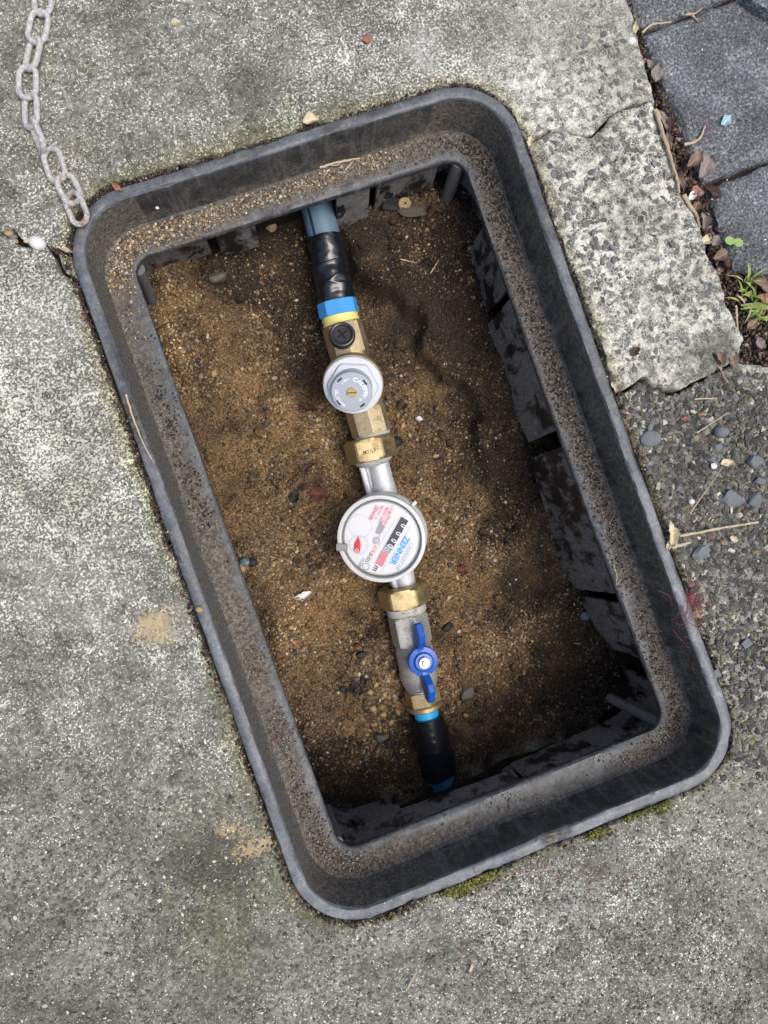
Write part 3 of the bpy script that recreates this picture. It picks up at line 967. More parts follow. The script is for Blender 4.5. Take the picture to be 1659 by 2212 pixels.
def rim_dirt(q, i):
    px, py = PX(q[:, 0], q[:, 1], 0)
    if i < 9: return 0.04 + 0.5 * blob(px, py, 1190, 1795, 36, 30)
    h = (i - 9) / 6
    right = (q[:, 0] > .12) & (q[:, 1] > -.24)
    left = q[:, 0] < -.12
    d = 0.32 + 0.22 * h + 0.48 * left + 0.36 * right * (1 - 1.5 * h) + 0.2 * blob(px, py, 800, 1940, 200, 60) + .2 * blob(px, py, 1000, 250, 120, 80)
    return d


sweep('rim', rim_prof, M['plastic'], rim_fade_sheen, rim_dirt, ns=(150, 240))


def ledge_dirt(q, i):
    px, py = PX(q[:, 0], q[:, 1], Z_LEDGE)
    d = 0.38 + 0.25 * (q[:, 0] > .1) + 0.5 * blob(px, py, 330, 500, 190, 130, -30) + 0.35 * blob(px, py, 620, 400, 260, 60, -18) + 0.35 * blob(px, py, 520, 1300, 130, 450, -20) + 0.3 * blob(px, py, 1150, 700, 100, 300, -20) + 0.35 * blob(px, py, 800, 1880, 250, 80, -15) + .25 * blob(px, py, 1480, 1480, 80, 200)
    return d * (1.15 if i < 3 else .95 if i < 4 else 0.62 if i < 7 else 0.3)


ledge_prof = [(-0.0120, -0.0434), (-0.0150, -0.0438), (-0.021, -0.0442), (-0.027, -0.0444), (-0.0325, -0.0446), (-0.0350, -0.0449), (-0.0362, -0.0460), (-0.0368, -0.0480), (-0.0366, -0.0515), (-0.0350, -0.0530), (-0.028, -0.0532)]
sweep('ledge', ledge_prof, M['plastic'], [.12, .2, .3, .35, .42, .55, .5, .2, .05, 0, 0], ledge_dirt, wob=0.0007)

# walls below the ledge: separate panels round the pit with gaps between them
LOOPN = len(rr_loop(0, 14, (60, 96)))


def loop_index(px, py, z):
    q = rr_loop(-0.024, 14, (60, 96))
    p = P(px, py, z)[:2]
    return int(np.argmin(np.hypot(q[:, 0] - p[0], q[:, 1] - p[1])))


def wall_panel(i0, i1, z1, off=-0.027, flare=0.006, slant=0.0, thick=0.003, rag=0.0015, top=-0.0525):
    n = (i1 - i0) % LOOPN
    idx = (i0 + np.arange(n + 1)) % LOOPN
    t = np.linspace(0, 1, n + 1)
    zb = z1 + slant * (t - 0.5) + rag * fbm(idx * 0.004, idx * 0.0, 0.02, 3, 4)
    rr = []
    m = 7
    for k in range(m + 1):
        u = k / m
        q = rr_loop(off + flare * u, 14, (60, 96))[idx]
        rr.append(np.column_stack([q, top + (zb - top) * u]))
    for k in range(m, -1, -1):
        u = k / m
        q = rr_loop(off + thick + flare * u, 14, (60, 96))[idx]
        rr.append(np.column_stack([q, top + (zb - top) * u]))
    rr.append(rr[0])
    v, f = rings(rr, closed=False)
    nn = n + 1
    f.append([k * nn for k in range(len(rr) - 1)])
    f.append([k * nn + nn - 1 for k in range(len(rr) - 1)][::-1])
    return MB().add(v, f).build('wall_panel', M['wall'], mbox, sharp=40)


li = lambda x, y: loop_index(x, y, -0.05)
# right side, bottom to top in the picture
br_ = li(1440, 1480)
wall_panel(li(1400, 1430), li(1350, 1310), -0.150, slant=-0.03, off=-0.0325, flare=-0.002)
wall_panel(li(1340, 1290), li(1225, 965), -0.156, slant=0.03, off=-0.0335, flare=-0.006)
wall_panel(li(1205, 930), li(1105, 640), -0.148, slant=-0.035, off=-0.0335, flare=-0.005)
wall_panel(li(1095, 615), li(1060, 470), -0.140, off=-0.0320, flare=-0.001)
# top, right to left
wall_panel(li(1050, 420), li(965, 335), -0.135, off=-0.024)
wall_panel(li(950, 340), li(815, 378), -0.112, slant=-0.012, off=-0.0300, flare=0.0)
wall_panel(li(795, 385), li(726, 405), -0.118, slant=-0.006, off=-0.0320, flare=-0.004)
wall_panel(li(545, 470), li(462, 500), -0.112, slant=0.006, off=-0.0300, flare=0.0)
wall_panel(li(440, 505), li(305, 590), -0.122, off=-0.026)
# left side
wall_panel(li(300, 610), li(690, 1760), -0.20, off=-0.026, flare=0.008)
# bottom, left to right
wall_panel(li(700, 1790), li(880, 1815), -0.175, off=-0.026, flare=0.004)
wall_panel(li(888, 1812), li(1150, 1720), -0.116, off=-0.028, flare=0.003, slant=.01)
wall_panel(li(1160, 1715), li(1430, 1500), -0.150, off=-0.026, flare=0.006, slant=-.02)
# the soil side of the hole, behind the panels
q0, q1 = rr_loop(-0.010, 14, (60, 96)), rr_loop(-0.006, 14, (60, 96))
v, f = rings([np.column_stack([q0, np.full(LOOPN, -0.0545)]), np.column_stack([rr_loop(-0.012, 14, (60, 96)), np.full(LOOPN, -0.10)]), np.column_stack([q1, np.full(LOOPN, -0.23)])])
tagit(MB().add(v, f).build('earth_wall', M['soil'], cols=np.full((len(v), 3), (0.022, 0.017, 0.013))), 'dark earth side of the pit behind the box', None, None, 'structure')
# round corner ribs
for (a, b, c, d, r) in ((992, 349, 958, 450, .0062), (300, 582, 329, 652, .0050), (728, 1822, 706, 1748, .0055), (1432, 1565, 1318, 1508, .0055)):
    p0 = P(a, b, -0.052)
    p1 = P(c, d, -0.125)
    t = np.linspace(0, 1, 9)[:, None]
    v, f = tube(p0 * (1 - t) + p1 * t, r * (1 - 0.15 * t[:, 0]), 14)
    MB().add(v, f).build('corner_rib', M['rib'], mbox)

# ------------------------------------------------------------------ soil floor of the pit
def floor_z(x, y):
    px, py = PX(x, y, -0.165 + 0 * x)
    s = np.clip((y + 0.25) / 0.5, 0, 1)
    z = -0.198 + 0.052 * s
    z = z + 0.016 * blob(px, py, 960, 590, 150, 150, 20, .5) + 0.012 * blob(px, py, 480, 600, 170, 80, -15, .6) + 0.010 * blob(px, py, 1010, 780, 90, 90, 0, .5)
    z = z - 0.010 * blob(px, py, 790, 700, 40, 110, -25, .7) + 0.010 * blob(px, py, 600, 1250, 130, 260, -20, .7)
    z = z + (0.013 + 0.008 * fbm(x, y, .05, 3, 15)) * sstep(-0.075, -0.034, rr_sdf(x, y)) + 0.058 * blob(px, py, 1160, 1708, 200, 46, -20, .7)
    bank = np.array([P(i, j, -.16)[:2] for i, j in ((748, 560), (772, 612), (806, 640), (846, 668), (905, 706), (893, 745), (908, 785), (952, 822), (1000, 852), (1030, 900), (1022, 960), (1052, 1040), (1120, 1120))])
    bd, bx_, by_ = seg_dist(x, y, bank, False)
    rgt = np.interp(y[...], bank[::-1, 1], bank[::-1, 0])
    side = np.where(x > rgt, 1.0, -1.0) * bd + 0.004 * fbm(x, y, 0.02, 3, 7)
    near = np.exp(-(bd / 0.045) ** 2)
    z = z + 0.015 * near * sstep(-0.001, 0.0035, side) * sstep(-0.03, 0.03, y)
    z = z - 0.007 * np.exp(-(side + 0.004) ** 2 / 0.005 ** 2) * near
    z = z + 0.0060 * fbm(x, y, 0.055, 4, 9, .55) + 0.0030 * np.abs(fbm(x, y, 0.020, 3, 12)) + 0.0016 * fbm(x, y, 0.008, 3, 2)
    return z


def floor_col(x, y, z):
    px, py = PX(x, y, z)
    n = fbm(x, y, 0.05, 4, 11)
    gold = blob(px, py, 640, 1000, 210, 340, -20, .8) + 0.9 * blob(px, py, 830, 1450, 170, 240, -15, .8) + 0.6 * blob(px, py, 1000, 1200, 130, 330, -15, .8) + 0.5 * blob(px, py, 400, 700, 90, 110, 0, .8)
    gold = np.clip(gold + 0.45 * n, 0, 1)[:, None]
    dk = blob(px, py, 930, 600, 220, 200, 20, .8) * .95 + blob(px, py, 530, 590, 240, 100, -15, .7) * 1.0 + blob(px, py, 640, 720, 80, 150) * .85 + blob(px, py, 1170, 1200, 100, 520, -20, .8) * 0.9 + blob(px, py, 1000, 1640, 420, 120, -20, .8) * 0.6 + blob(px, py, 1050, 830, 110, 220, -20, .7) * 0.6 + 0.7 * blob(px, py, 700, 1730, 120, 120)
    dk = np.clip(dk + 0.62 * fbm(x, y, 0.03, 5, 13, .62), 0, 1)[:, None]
    c = np.array([0.110, 0.074, 0.047]) * (1 - gold) + np.array([0.235, 0.148, 0.070]) * gold
    mud = np.clip(1.5 * blob(px, py, 1090, 1688, 175, 20, -24, .5) + blob(px, py, 1225, 1630, 45, 22, -20, .5) + .5 * fbm(x, y, .015, 3, 5) * (blob(px, py, 1090, 1688, 200, 40, -24) > 0), 0, 1)[:, None]
    c = c * (1 - mud) + np.array([0.34, 0.31, 0.24]) * mud
    dk = dk * (1 - mud)
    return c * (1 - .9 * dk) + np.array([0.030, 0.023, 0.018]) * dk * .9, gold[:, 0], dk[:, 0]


st = 0.0026
xs = np.arange(-0.185, 0.1851, st)
ys = np.arange(-0.292, 0.2921, st)
X, Y = np.meshgrid(xs, ys, indexing='ij')
ok = rr_sdf(X, Y) < -0.006
kq = ok[:-1, :-1] & ok[1:, :-1] & ok[:-1, 1:] & ok[1:, 1:]
ix = np.arange(X.size).reshape(X.shape)
I, J = np.nonzero(kq)
F = np.stack([ix[I, J], ix[I + 1, J], ix[I + 1, J + 1], ix[I, J + 1]], 1)
uq, inv = np.unique(F, return_inverse=True)
vx, vy = X.ravel()[uq], Y.ravel()[uq]
vz = floor_z(vx, vy)
fc, _, _ = floor_col(vx, vy, vz)
tagit(fast_mesh('soil', np.stack([vx, vy, vz], 1), inv.ravel(), np.full(len(F), 4), M['soil'], cols=fc), 'damp brown sandy soil on the floor of the pit', None, None, 'structure')

g = np.random.default_rng(33)
n = 105000
x = g.uniform(-0.17, 0.17, n)
y = g.uniform(-0.28, 0.28, n)
ok = rr_sdf(x, y) < -0.018
x, y = x[ok], y[ok]
z = floor_z(x, y)
c0, gold, dk = floor_col(x, y, z)
kp = g.random(len(x)) < np.clip(0.62 + 0.35 * gold - 0.2 * dk + 0.35 * fbm(x, y, 0.03, 3, 14), .32, 1)
x, y, z, gold, dk = x[kp], y[kp], z[kp], gold[kp], dk[kp]
n = len(x)
clus = np.clip(0.5 + fbm(x, y, 0.035, 3, 4) + 0.5 * gold - 0.3 * dk, 0, 1)
sz = 0.00045 + (0.0004 + 0.0011 * clus) * g.random(n) ** 2.2 + 0.0020 * (g.random(n) < 0.018) * g.random(n)
px, py = PX(x, y, z)
sz = sz + (g.random(n) < 0.5) * 0.0018 * blob(px, py, 850, 1500, 110, 110) * g.random(n)
pal = pick([(.27, .178, .085), (.34, .235, .12), (.20, .125, .062), (.13, .085, .05), (.32, .27, .20), (.22, .19, .155), (.44, .36, .25), (.27, .13, .06), (.075, .052, .036)], n, g, [5, 4, 6, 5, 1.4, 1.2, .9, .4, 3])
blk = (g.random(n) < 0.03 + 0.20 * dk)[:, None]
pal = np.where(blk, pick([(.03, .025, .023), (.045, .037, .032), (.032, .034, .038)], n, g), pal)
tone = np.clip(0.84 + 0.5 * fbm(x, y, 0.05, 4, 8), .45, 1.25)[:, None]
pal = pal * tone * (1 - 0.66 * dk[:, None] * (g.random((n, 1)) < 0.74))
pal = np.where((g.random(n) < 0.010)[:, None], np.array([[.46, .41, .34]]), pal)
cl = (g.random(n) < .011) & (sz < .0013)
cx_, cy_ = x[cl], y[cl]
cz_, cd_ = z[cl], dk[cl]
cc_, _, _ = floor_col(cx_, cy_, cz_)
cs_ = .0018 + .0034 * g.random(len(cx_)) ** 2
grains('soil_clods', np.stack([cx_, cy_, cz_ + cs_ * .12], 1), cs_, cc_ * .85, M['soil'], flat=.55, jag=.3, seed=16, label='small damp clods of earth on the pit floor')
grains('gravel', np.stack([x, y, z + sz * 0.25], 1), sz, pal, M['wet'], flat=0.7, jag=0.16, seed=6, label='loose tan and brown gravel covering the floor of the pit')

# grit lying on the ledge
n = 34000
t = g.integers(0, LOOPN, n)
o_ = -0.0132 - 0.0215 * g.random(n)
L0, L1 = rr_loop(-0.0132, 14, (60, 96)), rr_loop(-0.0347, 14, (60, 96))
u = ((o_ + 0.0132) / -0.0215)[:, None]
nx = (t + 1) % LOOPN
w = g.random((n, 1))
a0 = L0[t] * (1 - w) + L0[nx] * w
a1 = L1[t] * (1 - w) + L1[nx] * w
xy = a0 * (1 - u) + a1 * u
px, py = PX(xy[:, 0], xy[:, 1], Z_LEDGE)
tan = blob(px, py, 300, 540, 120, 110, 0, .6) + .8 * blob(px, py, 420, 440, 170, 60, -20, .7) + .75 * blob(px, py, 650, 390, 170, 30, -18, .7) + 0.5 * blob(px, py, 800, 345, 60, 30) + 0.4 * blob(px, py, 300, 650, 50, 120, -15)
brn = .55 * blob(px, py, 1230, 900, 60, 420, -20, .7) + .22 * blob(px, py, 540, 1330, 70, 420, -20, .7) + .4 * blob(px, py, 640, 1700, 60, 220, -22) + .9 * blob(px, py, 760, 1890, 120, 50, 15) + .7 * blob(px, py, 1000, 1860, 260, 35, -22) + .6 * blob(px, py, 1230, 1760, 200, 35, -22) + .5 * blob(px, py, 1440, 1560, 90, 160) + .5 * blob(px, py, 1330, 1180, 50, 220, -20)
blk = 1.0 * blob(px, py, 1130, 660, 60, 300, -20, .7) + .6 * blob(px, py, 1400, 1380, 60, 220, -20) + 0.8 * blob(px, py, 400, 980, 35, 240, -19, .7) + .5 * blob(px, py, 1080, 370, 60, 60) + 1.0 * blob(px, py, 1290, 1000, 60, 200, -20)
q = 1.5 * fbm(xy[:, 0], xy[:, 1], 0.03, 4, 6) + 0.5 * fbm(xy[:, 0], xy[:, 1], 0.006, 2, 9)
tot = np.clip(np.maximum(np.maximum(tan, brn), blk) + 0.45 * q + 0.02, 0, 1)
edge = np.clip(1 - np.abs(u[:, 0] - 0.35) / 0.75, 0, 1)
kp = g.random(n) < tot * edge
xy, tan, brn, blk = xy[kp], tan[kp], brn[kp], blk[kp]
n = len(xy)
sz = 0.00025 + 0.0014 * g.random(n) ** 3.2 * (0.6 + 0.35 * np.clip(tan, 0, 1))
isb = (g.random(n) < blk / (tan + brn + blk + 0.05))[:, None]
ist = (g.random(n) < tan / (tan + brn + 0.15))[:, None]
pal = np.where(ist, pick([(.36, .29, .20), (.42, .35, .25), (.25, .19, .13), (.30, .21, .12), (.5, .46, .39), (.12, .09, .065)], n, g), pick([(.13, .105, .085), (.09, .072, .06), (.22, .185, .15), (.3, .27, .23), (.06, .05, .045)], n, g))
pal = np.where(isb, pick([(.018, .017, .016), (.03, .027, .024), (.06, .05, .042), (.3, .29, .27)], n, g, [5, 4, 2, .4]), pal)
grains('ledge_grit', np.column_stack([xy, np.full(n, Z_LEDGE - 0.0004) + sz * 0.4]), sz, pal, M['grain'], flat=0.75, jag=0.2, seed=7, label='tan and black grit lying on the ledge of the ground box')

# dirt in the slot round the box, moss on the lower right
n = 5200
t = g.integers(0, LOOPN, n)
q = rr_loop(0.0, 14, (60, 96))
q2 = rr_loop(0.005, 14, (60, 96))
w = g.random((n, 1)) * 0.9 + 0.1
nx = (t + 1) % LOOPN
w2 = g.random((n, 1))
xy = (q[t] * (1 - w2) + q[nx] * w2) * (1 - w) + (q2[t] * (1 - w2) + q2[nx] * w2) * w
px, py = PX(xy[:, 0], xy[:, 1], 0)
kp = g.random(n) < 0.35 + 0.5 * (xy[:, 0] < -0.1) + 0.3 * (xy[:, 1] > 0.25)
xy = xy[kp]
n = len(xy)
sz = 0.0005 + 0.0009 * g.random(n) ** 1.5
grains('gap_dirt', np.column_stack([xy, -0.004 + 0.003 * g.random(n)]), sz, pick([(.03, .022, .018), (.06, .045, .035), (.12, .09, .065), (.3, .27, .22), (.10, .05, .04)], n, g, [5, 4, 2, .7, 1]), M['grain'], seed=8, label='dark dirt packed in the gap round the ground box')
n = 5200
t = g.random(n)
mx = 840 + 610 * t
my = 1990 - 245 * t - 34 * np.sin(t * math.pi) * 0 - 0.0 + g.normal(0, 5, n)
a = np.array([P(i, j) for i, j in zip(mx, my)])
d = rr_sdf(a[:, 0], a[:, 1])
m_ = np.array([0.0 + 0.0065 * abs(v) for v in g.normal(0, 0.55, n)])
e = 1e-4
nxx = (rr_sdf(a[:, 0] + e, a[:, 1]) - rr_sdf(a[:, 0] - e, a[:, 1])) / (2 * e)
nyy = (rr_sdf(a[:, 0], a[:, 1] + e) - rr_sdf(a[:, 0], a[:, 1] - e)) / (2 * e)
a[:, 0] += nxx * (m_ - d)
a[:, 1] += nyy * (m_ - d)
kp = fbm(a[:, 0], a[:, 1], 0.03, 3, 3) + 0.25 > g.random(n) * 0.9
a, m_ = a[kp], m_[kp]
n = len(a)
sz = 0.0005 + 0.0008 * g.random(n)
a[:, 2] = -0.0010 + 0.0015 * g.random(n) * (m_ < 0.005)
grains('moss', a, sz, pick([(.075, .085, .012), (.13, .135, .022), (.19, .18, .04), (.04, .045, .012)], n, g), M['grain'], flat=0.9, jag=0.3, seed=9, label='olive green moss along the lower edge of the ground box')


# ------------------------------------------------------------------ text
def text_mesh(body, size, bold=0.0, align='LEFT', sx=1.0):
    cu = bpy.data.curves.new('t', 'FONT')
    cu.body = body
    cu.size = size
    cu.align_x = align
    cu.offset = bold
    cu.resolution_u = 3
    ob = bpy.data.objects.new('t', cu)
    C.objects.link(ob)
    dg = bpy.context.evaluated_depsgraph_get()
    me = bpy.data.meshes.new_from_object(ob.evaluated_get(dg))
    v = np.array([p.co[:] for p in me.vertices]).reshape(-1, 3)
    f = [list(p.vertices) for p in me.polygons]
    bpy.data.objects.remove(ob)
    bpy.data.curves.remove(cu)
    bpy.data.meshes.remove(me)
    v[:, 0] *= sx
    return v, f


def flat_text(mb, fr, body, x, y, size, ang=0.0, bold=0.0, align='LEFT', sx=1.0, z=0.0):
    v, f = text_mesh(body, size, bold, align, sx)
    c, s = math.cos(ang), math.sin(ang)
    mb.add(fr(np.column_stack([x + v[:, 0] * c - v[:, 1] * s, y + v[:, 0] * s + v[:, 1] * c, np.full(len(v), z)])), f)


def arc_text(mb, fr, body, r, a0, size, cw=True, bold=0.0, z=0.0, sx=1.0):
    v, f = text_mesh(body, size, bold, 'LEFT', sx)
    if cw:
        th, rho = a0 - v[:, 0] / r, r + v[:, 1]
    else:
        th, rho = a0 + v[:, 0] / r, r - v[:, 1]
    mb.add(fr(np.column_stack([rho * np.cos(th), rho * np.sin(th), np.full(len(v), z)])), f)


# ------------------------------------------------------------------ the water line
def zax(py): return -0.098 - (py - 430) / 1285 * 0.083


def ax(px, py): return P(px, py, zax(py))


def axframe(a, b, up=None):
    """frame with z along the pipe from a to b and x pointing up"""
    a, b = ax(*a), ax(*b)
    return Fr(a, b - a, UP if up is None else up), np.linalg.norm(b - a)


# upper pipe with its tape and blue nut
p_top = [ax(664, 360), ax(676, 420), ax(689, 470), ax(701, 515), ax(712, 560)]
up = thing('water_pipe', p_top[2], 'blue water pipe entering under the upper edge of the box, black tape round its end', 'pipe')
v, f = tube(np.array([np.array(p_top[0]) * (1 - t) + np.array(p_top[4]) * t for t in np.linspace(0, 1, 16)]), 0.0146, 32)
MB().add(v, f).build('pipe', M['pipe'], up)
fr, L = axframe((664, 360), (712, 560))
frs = Fr(fr.o, fr.z, UP - 0.75 * IMG_R)
th = np.linspace(-.09, .09, 4)
rr = [frs(np.stack([0.01475 * np.cos(th), 0.01475 * np.sin(th), np.full(4, z)], -1)) for z in np.linspace(0, L * .82, 12)]
v, f = rings(rr, closed=False)
MB().add(v, f).build('stripe', M['stripe'], up)


def wrapped(name, a, b, r0, r1, parent, seed, seams, n=64, m=90, rag0=0.0, rag1=0.0, amp=1.0):
    fr, L = axframe(a, b)
    th = np.arange(n) * 2 * math.pi / n
    rr = []
    for i in range(m + 1):
        u = i / m
        z = u * L + (rag0 * (1 - u) ** 8 + rag1 * u ** 8) * np.sin(3 * th + seed)
        r = r0 + (r1 - r0) * u + np.zeros(n)
        r = r + amp * 0.0005 * fbm(np.cos(th) * 0.02 + u * 0.09, np.sin(th) * 0.02 + u * 0.05, 0.02, 3, seed) - amp * 0.0005 * np.abs(fbm(np.cos(th) * 0.022 + u * 0.06, np.sin(th) * 0.022 - u * 0.05, 0.026, 2, seed + 3))
        for (uc, sl, hgt, wd) in seams:
            d = u - uc - sl * np.cos(th + 0.6)
            r = r + hgt * np.where(d > 0, np.exp(-d / (wd * 3)), np.exp(d / (wd * 0.5)))
        rr.append(fr(np.stack([r * np.cos(th), r * np.sin(th), z], -1)))
    v, f = rings(rr, True, True, True)
    return MB().add(v, f).build(name, M['tape'], parent, sharp=70)


wrapped('tape_wrap', (701, 511), (728, 652), 0.0160, 0.0168, up, 3, [(0.46, -0.05, 0.0009, 0.010), (0.60, 0.16, 0.0007, 0.012), (0.84, -0.22, 0.0010, 0.02)], amp=1.9)
fr, L = axframe((727, 652), (735, 690))
v, f = hexnut(fr, 0.0172, -.0005, L * 0.80, bore=.012, sides=8, ph=0.30, cham=0.05)
MB().add(v, f).build('union_nut', M['bluenut'], up, sharp=20)

# pressure valve
fr, L = axframe((733, 682), (808, 955))
pv = thing('pressure_valve', fr.at(0, 0, L * .5), 'brass pressure reducing valve with a round grey dial cap and a small black plug', 'valve')
v, f = lathe(fr, [(0.0120, -.001), (0.0164, -.0005), (0.0170, .0015), (0.0166, .0045), (0.0171, .0062), (0.0160, .0085), (0.012, .0085)], 48)
MB().add(v, f).build('sealing_tape', M['yellow'], pv)
mb = MB()
sq = lambda th, r, i: np.where(np.isin(i, (2, 3)), np.minimum(hexr(th, r * 0.93, 8, 0.39), r), r)
v, f = lathe(fr, [(0.013, .007), (0.0168, .0075), (0.0186, .009), (0.0186, .036), (0.0170, .0385), (0.0162, .044), (0.0185, .052), (0.0195, .064), (0.0190, .078), (0.0165, .086), (0.0162, .088)], 48, True, False, sq)
mb.add(v, f)
v, f = hexnut(fr, 0.0172, 0.086, L * .935, sides=8, ph=0.39, cham=.05)
mb.add(v, f)
body = mb.build('valve_body', M['brass'], pv, sharp=25)
v, f = lathe(fr, [(0.0168, L * .93)] + [(0.0168 + 0.0005 * math.sin(i * 1.3), L * .93 + .0011 * i) for i in range(1, 8)] + [(0.015, L * .93 + .009)], 40)
MB().add(v, f).build('thread_tape', M['thread_tape'], pv)
# black plug on its boss
pl = P(739, 722, zax(724) + 0.026)
pz = nrm(UP + 0.06 * IMG_U - 0.06 * IMG_R)
pf = Fr(pl, pz, IMG_R * 0.8 + 0.5 * IMG_U)
v, f = lathe(pf, [(0.0062, -.022), (0.0062, -.012), (0.0095, -.010), (0.0095, -.0082), (0.007, -.008)], 32)
MB().add(v, f).build('boss', M['brass_nut'], pv)
kn = lambda th, r, i: r * (1 + 0.022 * np.cos(36 * th)) if i in (1, 2, 3) else r
v, f = lathe(pf, [(0.006, -.0085), (0.0112, -.008), (0.0115, -.004), (0.0115, -.0008), (0.0108, .0004), (0.0098, .0007), (0.0088, .0003), (0.0078, -.0010), (0.0070, -.0011), (0.0066, -.0003), (0.0004, -.0003)], 144, True, True, kn)
plug = MB().add(v, f).build('plug', M['black'], pv, sharp=30)
mb = MB()
for a in (0.1, 1.67):
    f2 = Fr(pf.at(0, 0, -.0003), pf.z, pf.x * math.cos(a) + pf.y * math.sin(a))
    mb.add(*box(f2, 0.0105, 0.0017, 0.0006 if a < 1 else .0009, .0002))
mb.build('cross_slot', M['cross'], plug)
# bonnet and dial
fz = nrm(UP - 0.60 * IMG_U - 0.10 * IMG_R)
fl_o = P(762, 834, -0.0935)
ff = Fr(fl_o, fz, IMG_R)
v, f = lathe(ff, [(0.0175, -.040), (0.0195, -.030), (0.024, -.022), (0.0268, -.012), (0.0272, -.006), (0.0268, -.0045)], 64, True, True)
MB().add(v, f).build('bonnet_collar', M['brass'], pv)
hx = lambda th, r, i: np.minimum(hexr(th, r, 6, math.pi / 2), r * 1.11) if i in (4, 5, 6, 7) else r
v, f = lathe(ff, [(0.0255, -.0048), (0.0262, -.0040), (0.0262, -.0006), (0.0254, .0002), (0.0206, .0002), (0.0203, -.0004), (0.0200, .0030), (0.0195, .0036), (0.0186, .0036), (0.012, .0036)], 96, False, True, hx)
bon = MB().add(v, f).build('bonnet', M['knob'], pv, sharp=24)
v, f = lathe(ff, [(0.0176, .0030), (0.0176, .0130), (0.0179, .0138), (0.0179, .0154), (0.0172, .0161), (0.0165, .0162), (0.0005, .0163)], 80, False, True)
dial = MB().add(v, f).build('dial', M['dial'], pv, sharp=30)
df = ff.sub(0, 0, 0.01635)
mb = MB()
for px_, py_, in ((305, 22), (735, 48), (295, 432), (705, 458)):
    x_, y_ = (px_ - 513) / 350 * .0178, (235 - py_) / 350 * .0178
    f2 = Fr(df.at(x_, y_, -0.0004), df.z, df.x * -y_ + df.y * x_)
    mb.add(*box(f2, 0.0052, 0.0017, 0.0006, .0002))
mb.build('slots', M['slot'], dial)
mb = MB()
arc_text(mb, df, 'CALEFFI', 0.0103, math.radians(86), 0.0052, True, 0.00010, 0.0001, 0.95)
arc_text(mb, df, '533...H Series', 0.0146, math.radians(172), 0.0046, False, 0.00006, 0.0001, 0.74)
flat_text(mb, df, '-', -0.0098, 0.0070, 0.006, math.radians(-35), 0.0001, z=.0001)
flat_text(mb, df, '+', 0.0078, -0.0085, 0.005, math.radians(40), 0.0001, z=.0001)
for (cx_, cy_, an) in ((-0.0055, 0.0108, 205), (0.0112, -0.0022, -100)):
    a = math.radians(an)
    pts = np.array([(-.0028, .0003), (0, .0003), (0, .0011), (.0026, 0), (0, -.0011), (0, -.0003), (-.0028, -.0003)])
    pts = np.column_stack([cx_ + pts[:, 0] * math.cos(a) - pts[:, 1] * math.sin(a), cy_ + pts[:, 0] * math.sin(a) + pts[:, 1] * math.cos(a), np.full(7, .0001)])
    mb.add(df(pts), [list(range(7))[::-1]])
mb.build('lettering', M['white_ink'], dial, smooth=False)
sf = Fr(df.o, df.z, df.x * math.cos(.12) + df.y * math.sin(.12))
v, f = lathe(sf, [(0.0046, -.001), (0.0046, .0004), (0.0042, .0009), (0.0004, .0010)], 32, False, True)
scr = MB().add(v, f).build('screw', M['brass_screw'], dial)
MB().add(*box(sf.sub(0, 0, .0009), 0.0086, 0.0011, 0.0002, .00005)).build('screw_slot', M['stamp'], scr)

# water meter
fr1, L1 = axframe((793, 938), (808, 1002))
mtr = thing('water_meter', ax(835, 1150), 'round white water meter with counter dial and silver body between two brass nuts', 'water meter')
mb = MB()
v, f = hexnut(fr1, 0.0212, L1 * .10, L1 * .86, bore=0.013, ph=math.radians(8), cham=0.12)
nut = mb.add(v, f).build('coupling_nut', M['brass_nut'], mtr, sharp=22)
an = math.radians(8)
nz = fr1.x * math.cos(an) + fr1.y * math.sin(an)
nx_ = np.cross(fr1.z, nz)
if nx_ @ IMG_R < 0: nx_ = -nx_
nf = Fr(fr1.at(0, 0, L1 * .52) + nz * 0.02128, nz, nx_)
mb = MB()
flat_text(mb, nf, 'MT/LF', -0.0003, -0.0022, 0.0052, 0, 0.00006, 'CENTER', .9)
mb.build('lettering', M['stamp'], nut, smooth=False)
v, f = lathe(fr1, [(0.0150, L1 * .80), (0.0185, L1 * .86), (0.0172, L1 * .93), (0.0135, L1 * 1.03), (0.011, L1 * 1.06)], 40)
MB().add(v, f).build('gasket', M['thread_tape'], mtr)
fr2, L2 = axframe((868, 1264), (880, 1322))
v, f = hexnut(fr2, 0.0218, 0, L2 * .74, bore=0.013, ph=math.radians(8), cham=0.12)
MB().add(v, f).build('coupling_nut', M['brass_nut'], mtr, sharp=22)
# silver pipe ends, each a round spout beside a flat fin
mz = nrm(UP - 0.22 * IMG_U - 0.22 * IMG_R)
a, b = ax(812, 1003), ax(872, 1272)
d_ = nrm(b - a)
side = nrm(np.cross(d_, UP))
if side @ IMG_R < 0: side = -side
for s_, e_ in ((0.0, 0.38), (0.62, 1.0)):
    t = np.linspace(s_, e_, 10)[:, None]
    c_ = a * (1 - t) + b * t + side * 0.0028
    w_ = np.abs(t[:, 0] - 0.5) * 2
    v, f = tube(c_, 0.0098 + 0.0045 * (1 - w_) ** 1.5, 28)
    mb = MB().add(v, f)
    mb.build('spout', M['steel'], mtr)
    c_ = a * (1 - t) + b * t - side * (0.0105 - 0.003 * (t - .5) * 2) + UP * 0.003
    v, f = tube(c_, 0.0030, 10)
    MB().add(v, f).build('fin', M['steel'], mtr)
    c_ = a * (1 - t) + b * t - side * 0.0065 - UP * 0.004
    v, f = tube(c_, 0.0055, 10)
    MB().add(v, f).build('web', M['bolt'], mtr)
mo = P(823, 1165, zax(1157) + 0.047)
mf = Fr(mo, mz, IMG_R)
v, f = lathe(mf, [(0.020, -.052), (0.030, -.044), (0.0345, -.036), (0.0355, -.026), (0.036, -.022)], 64, True, True)
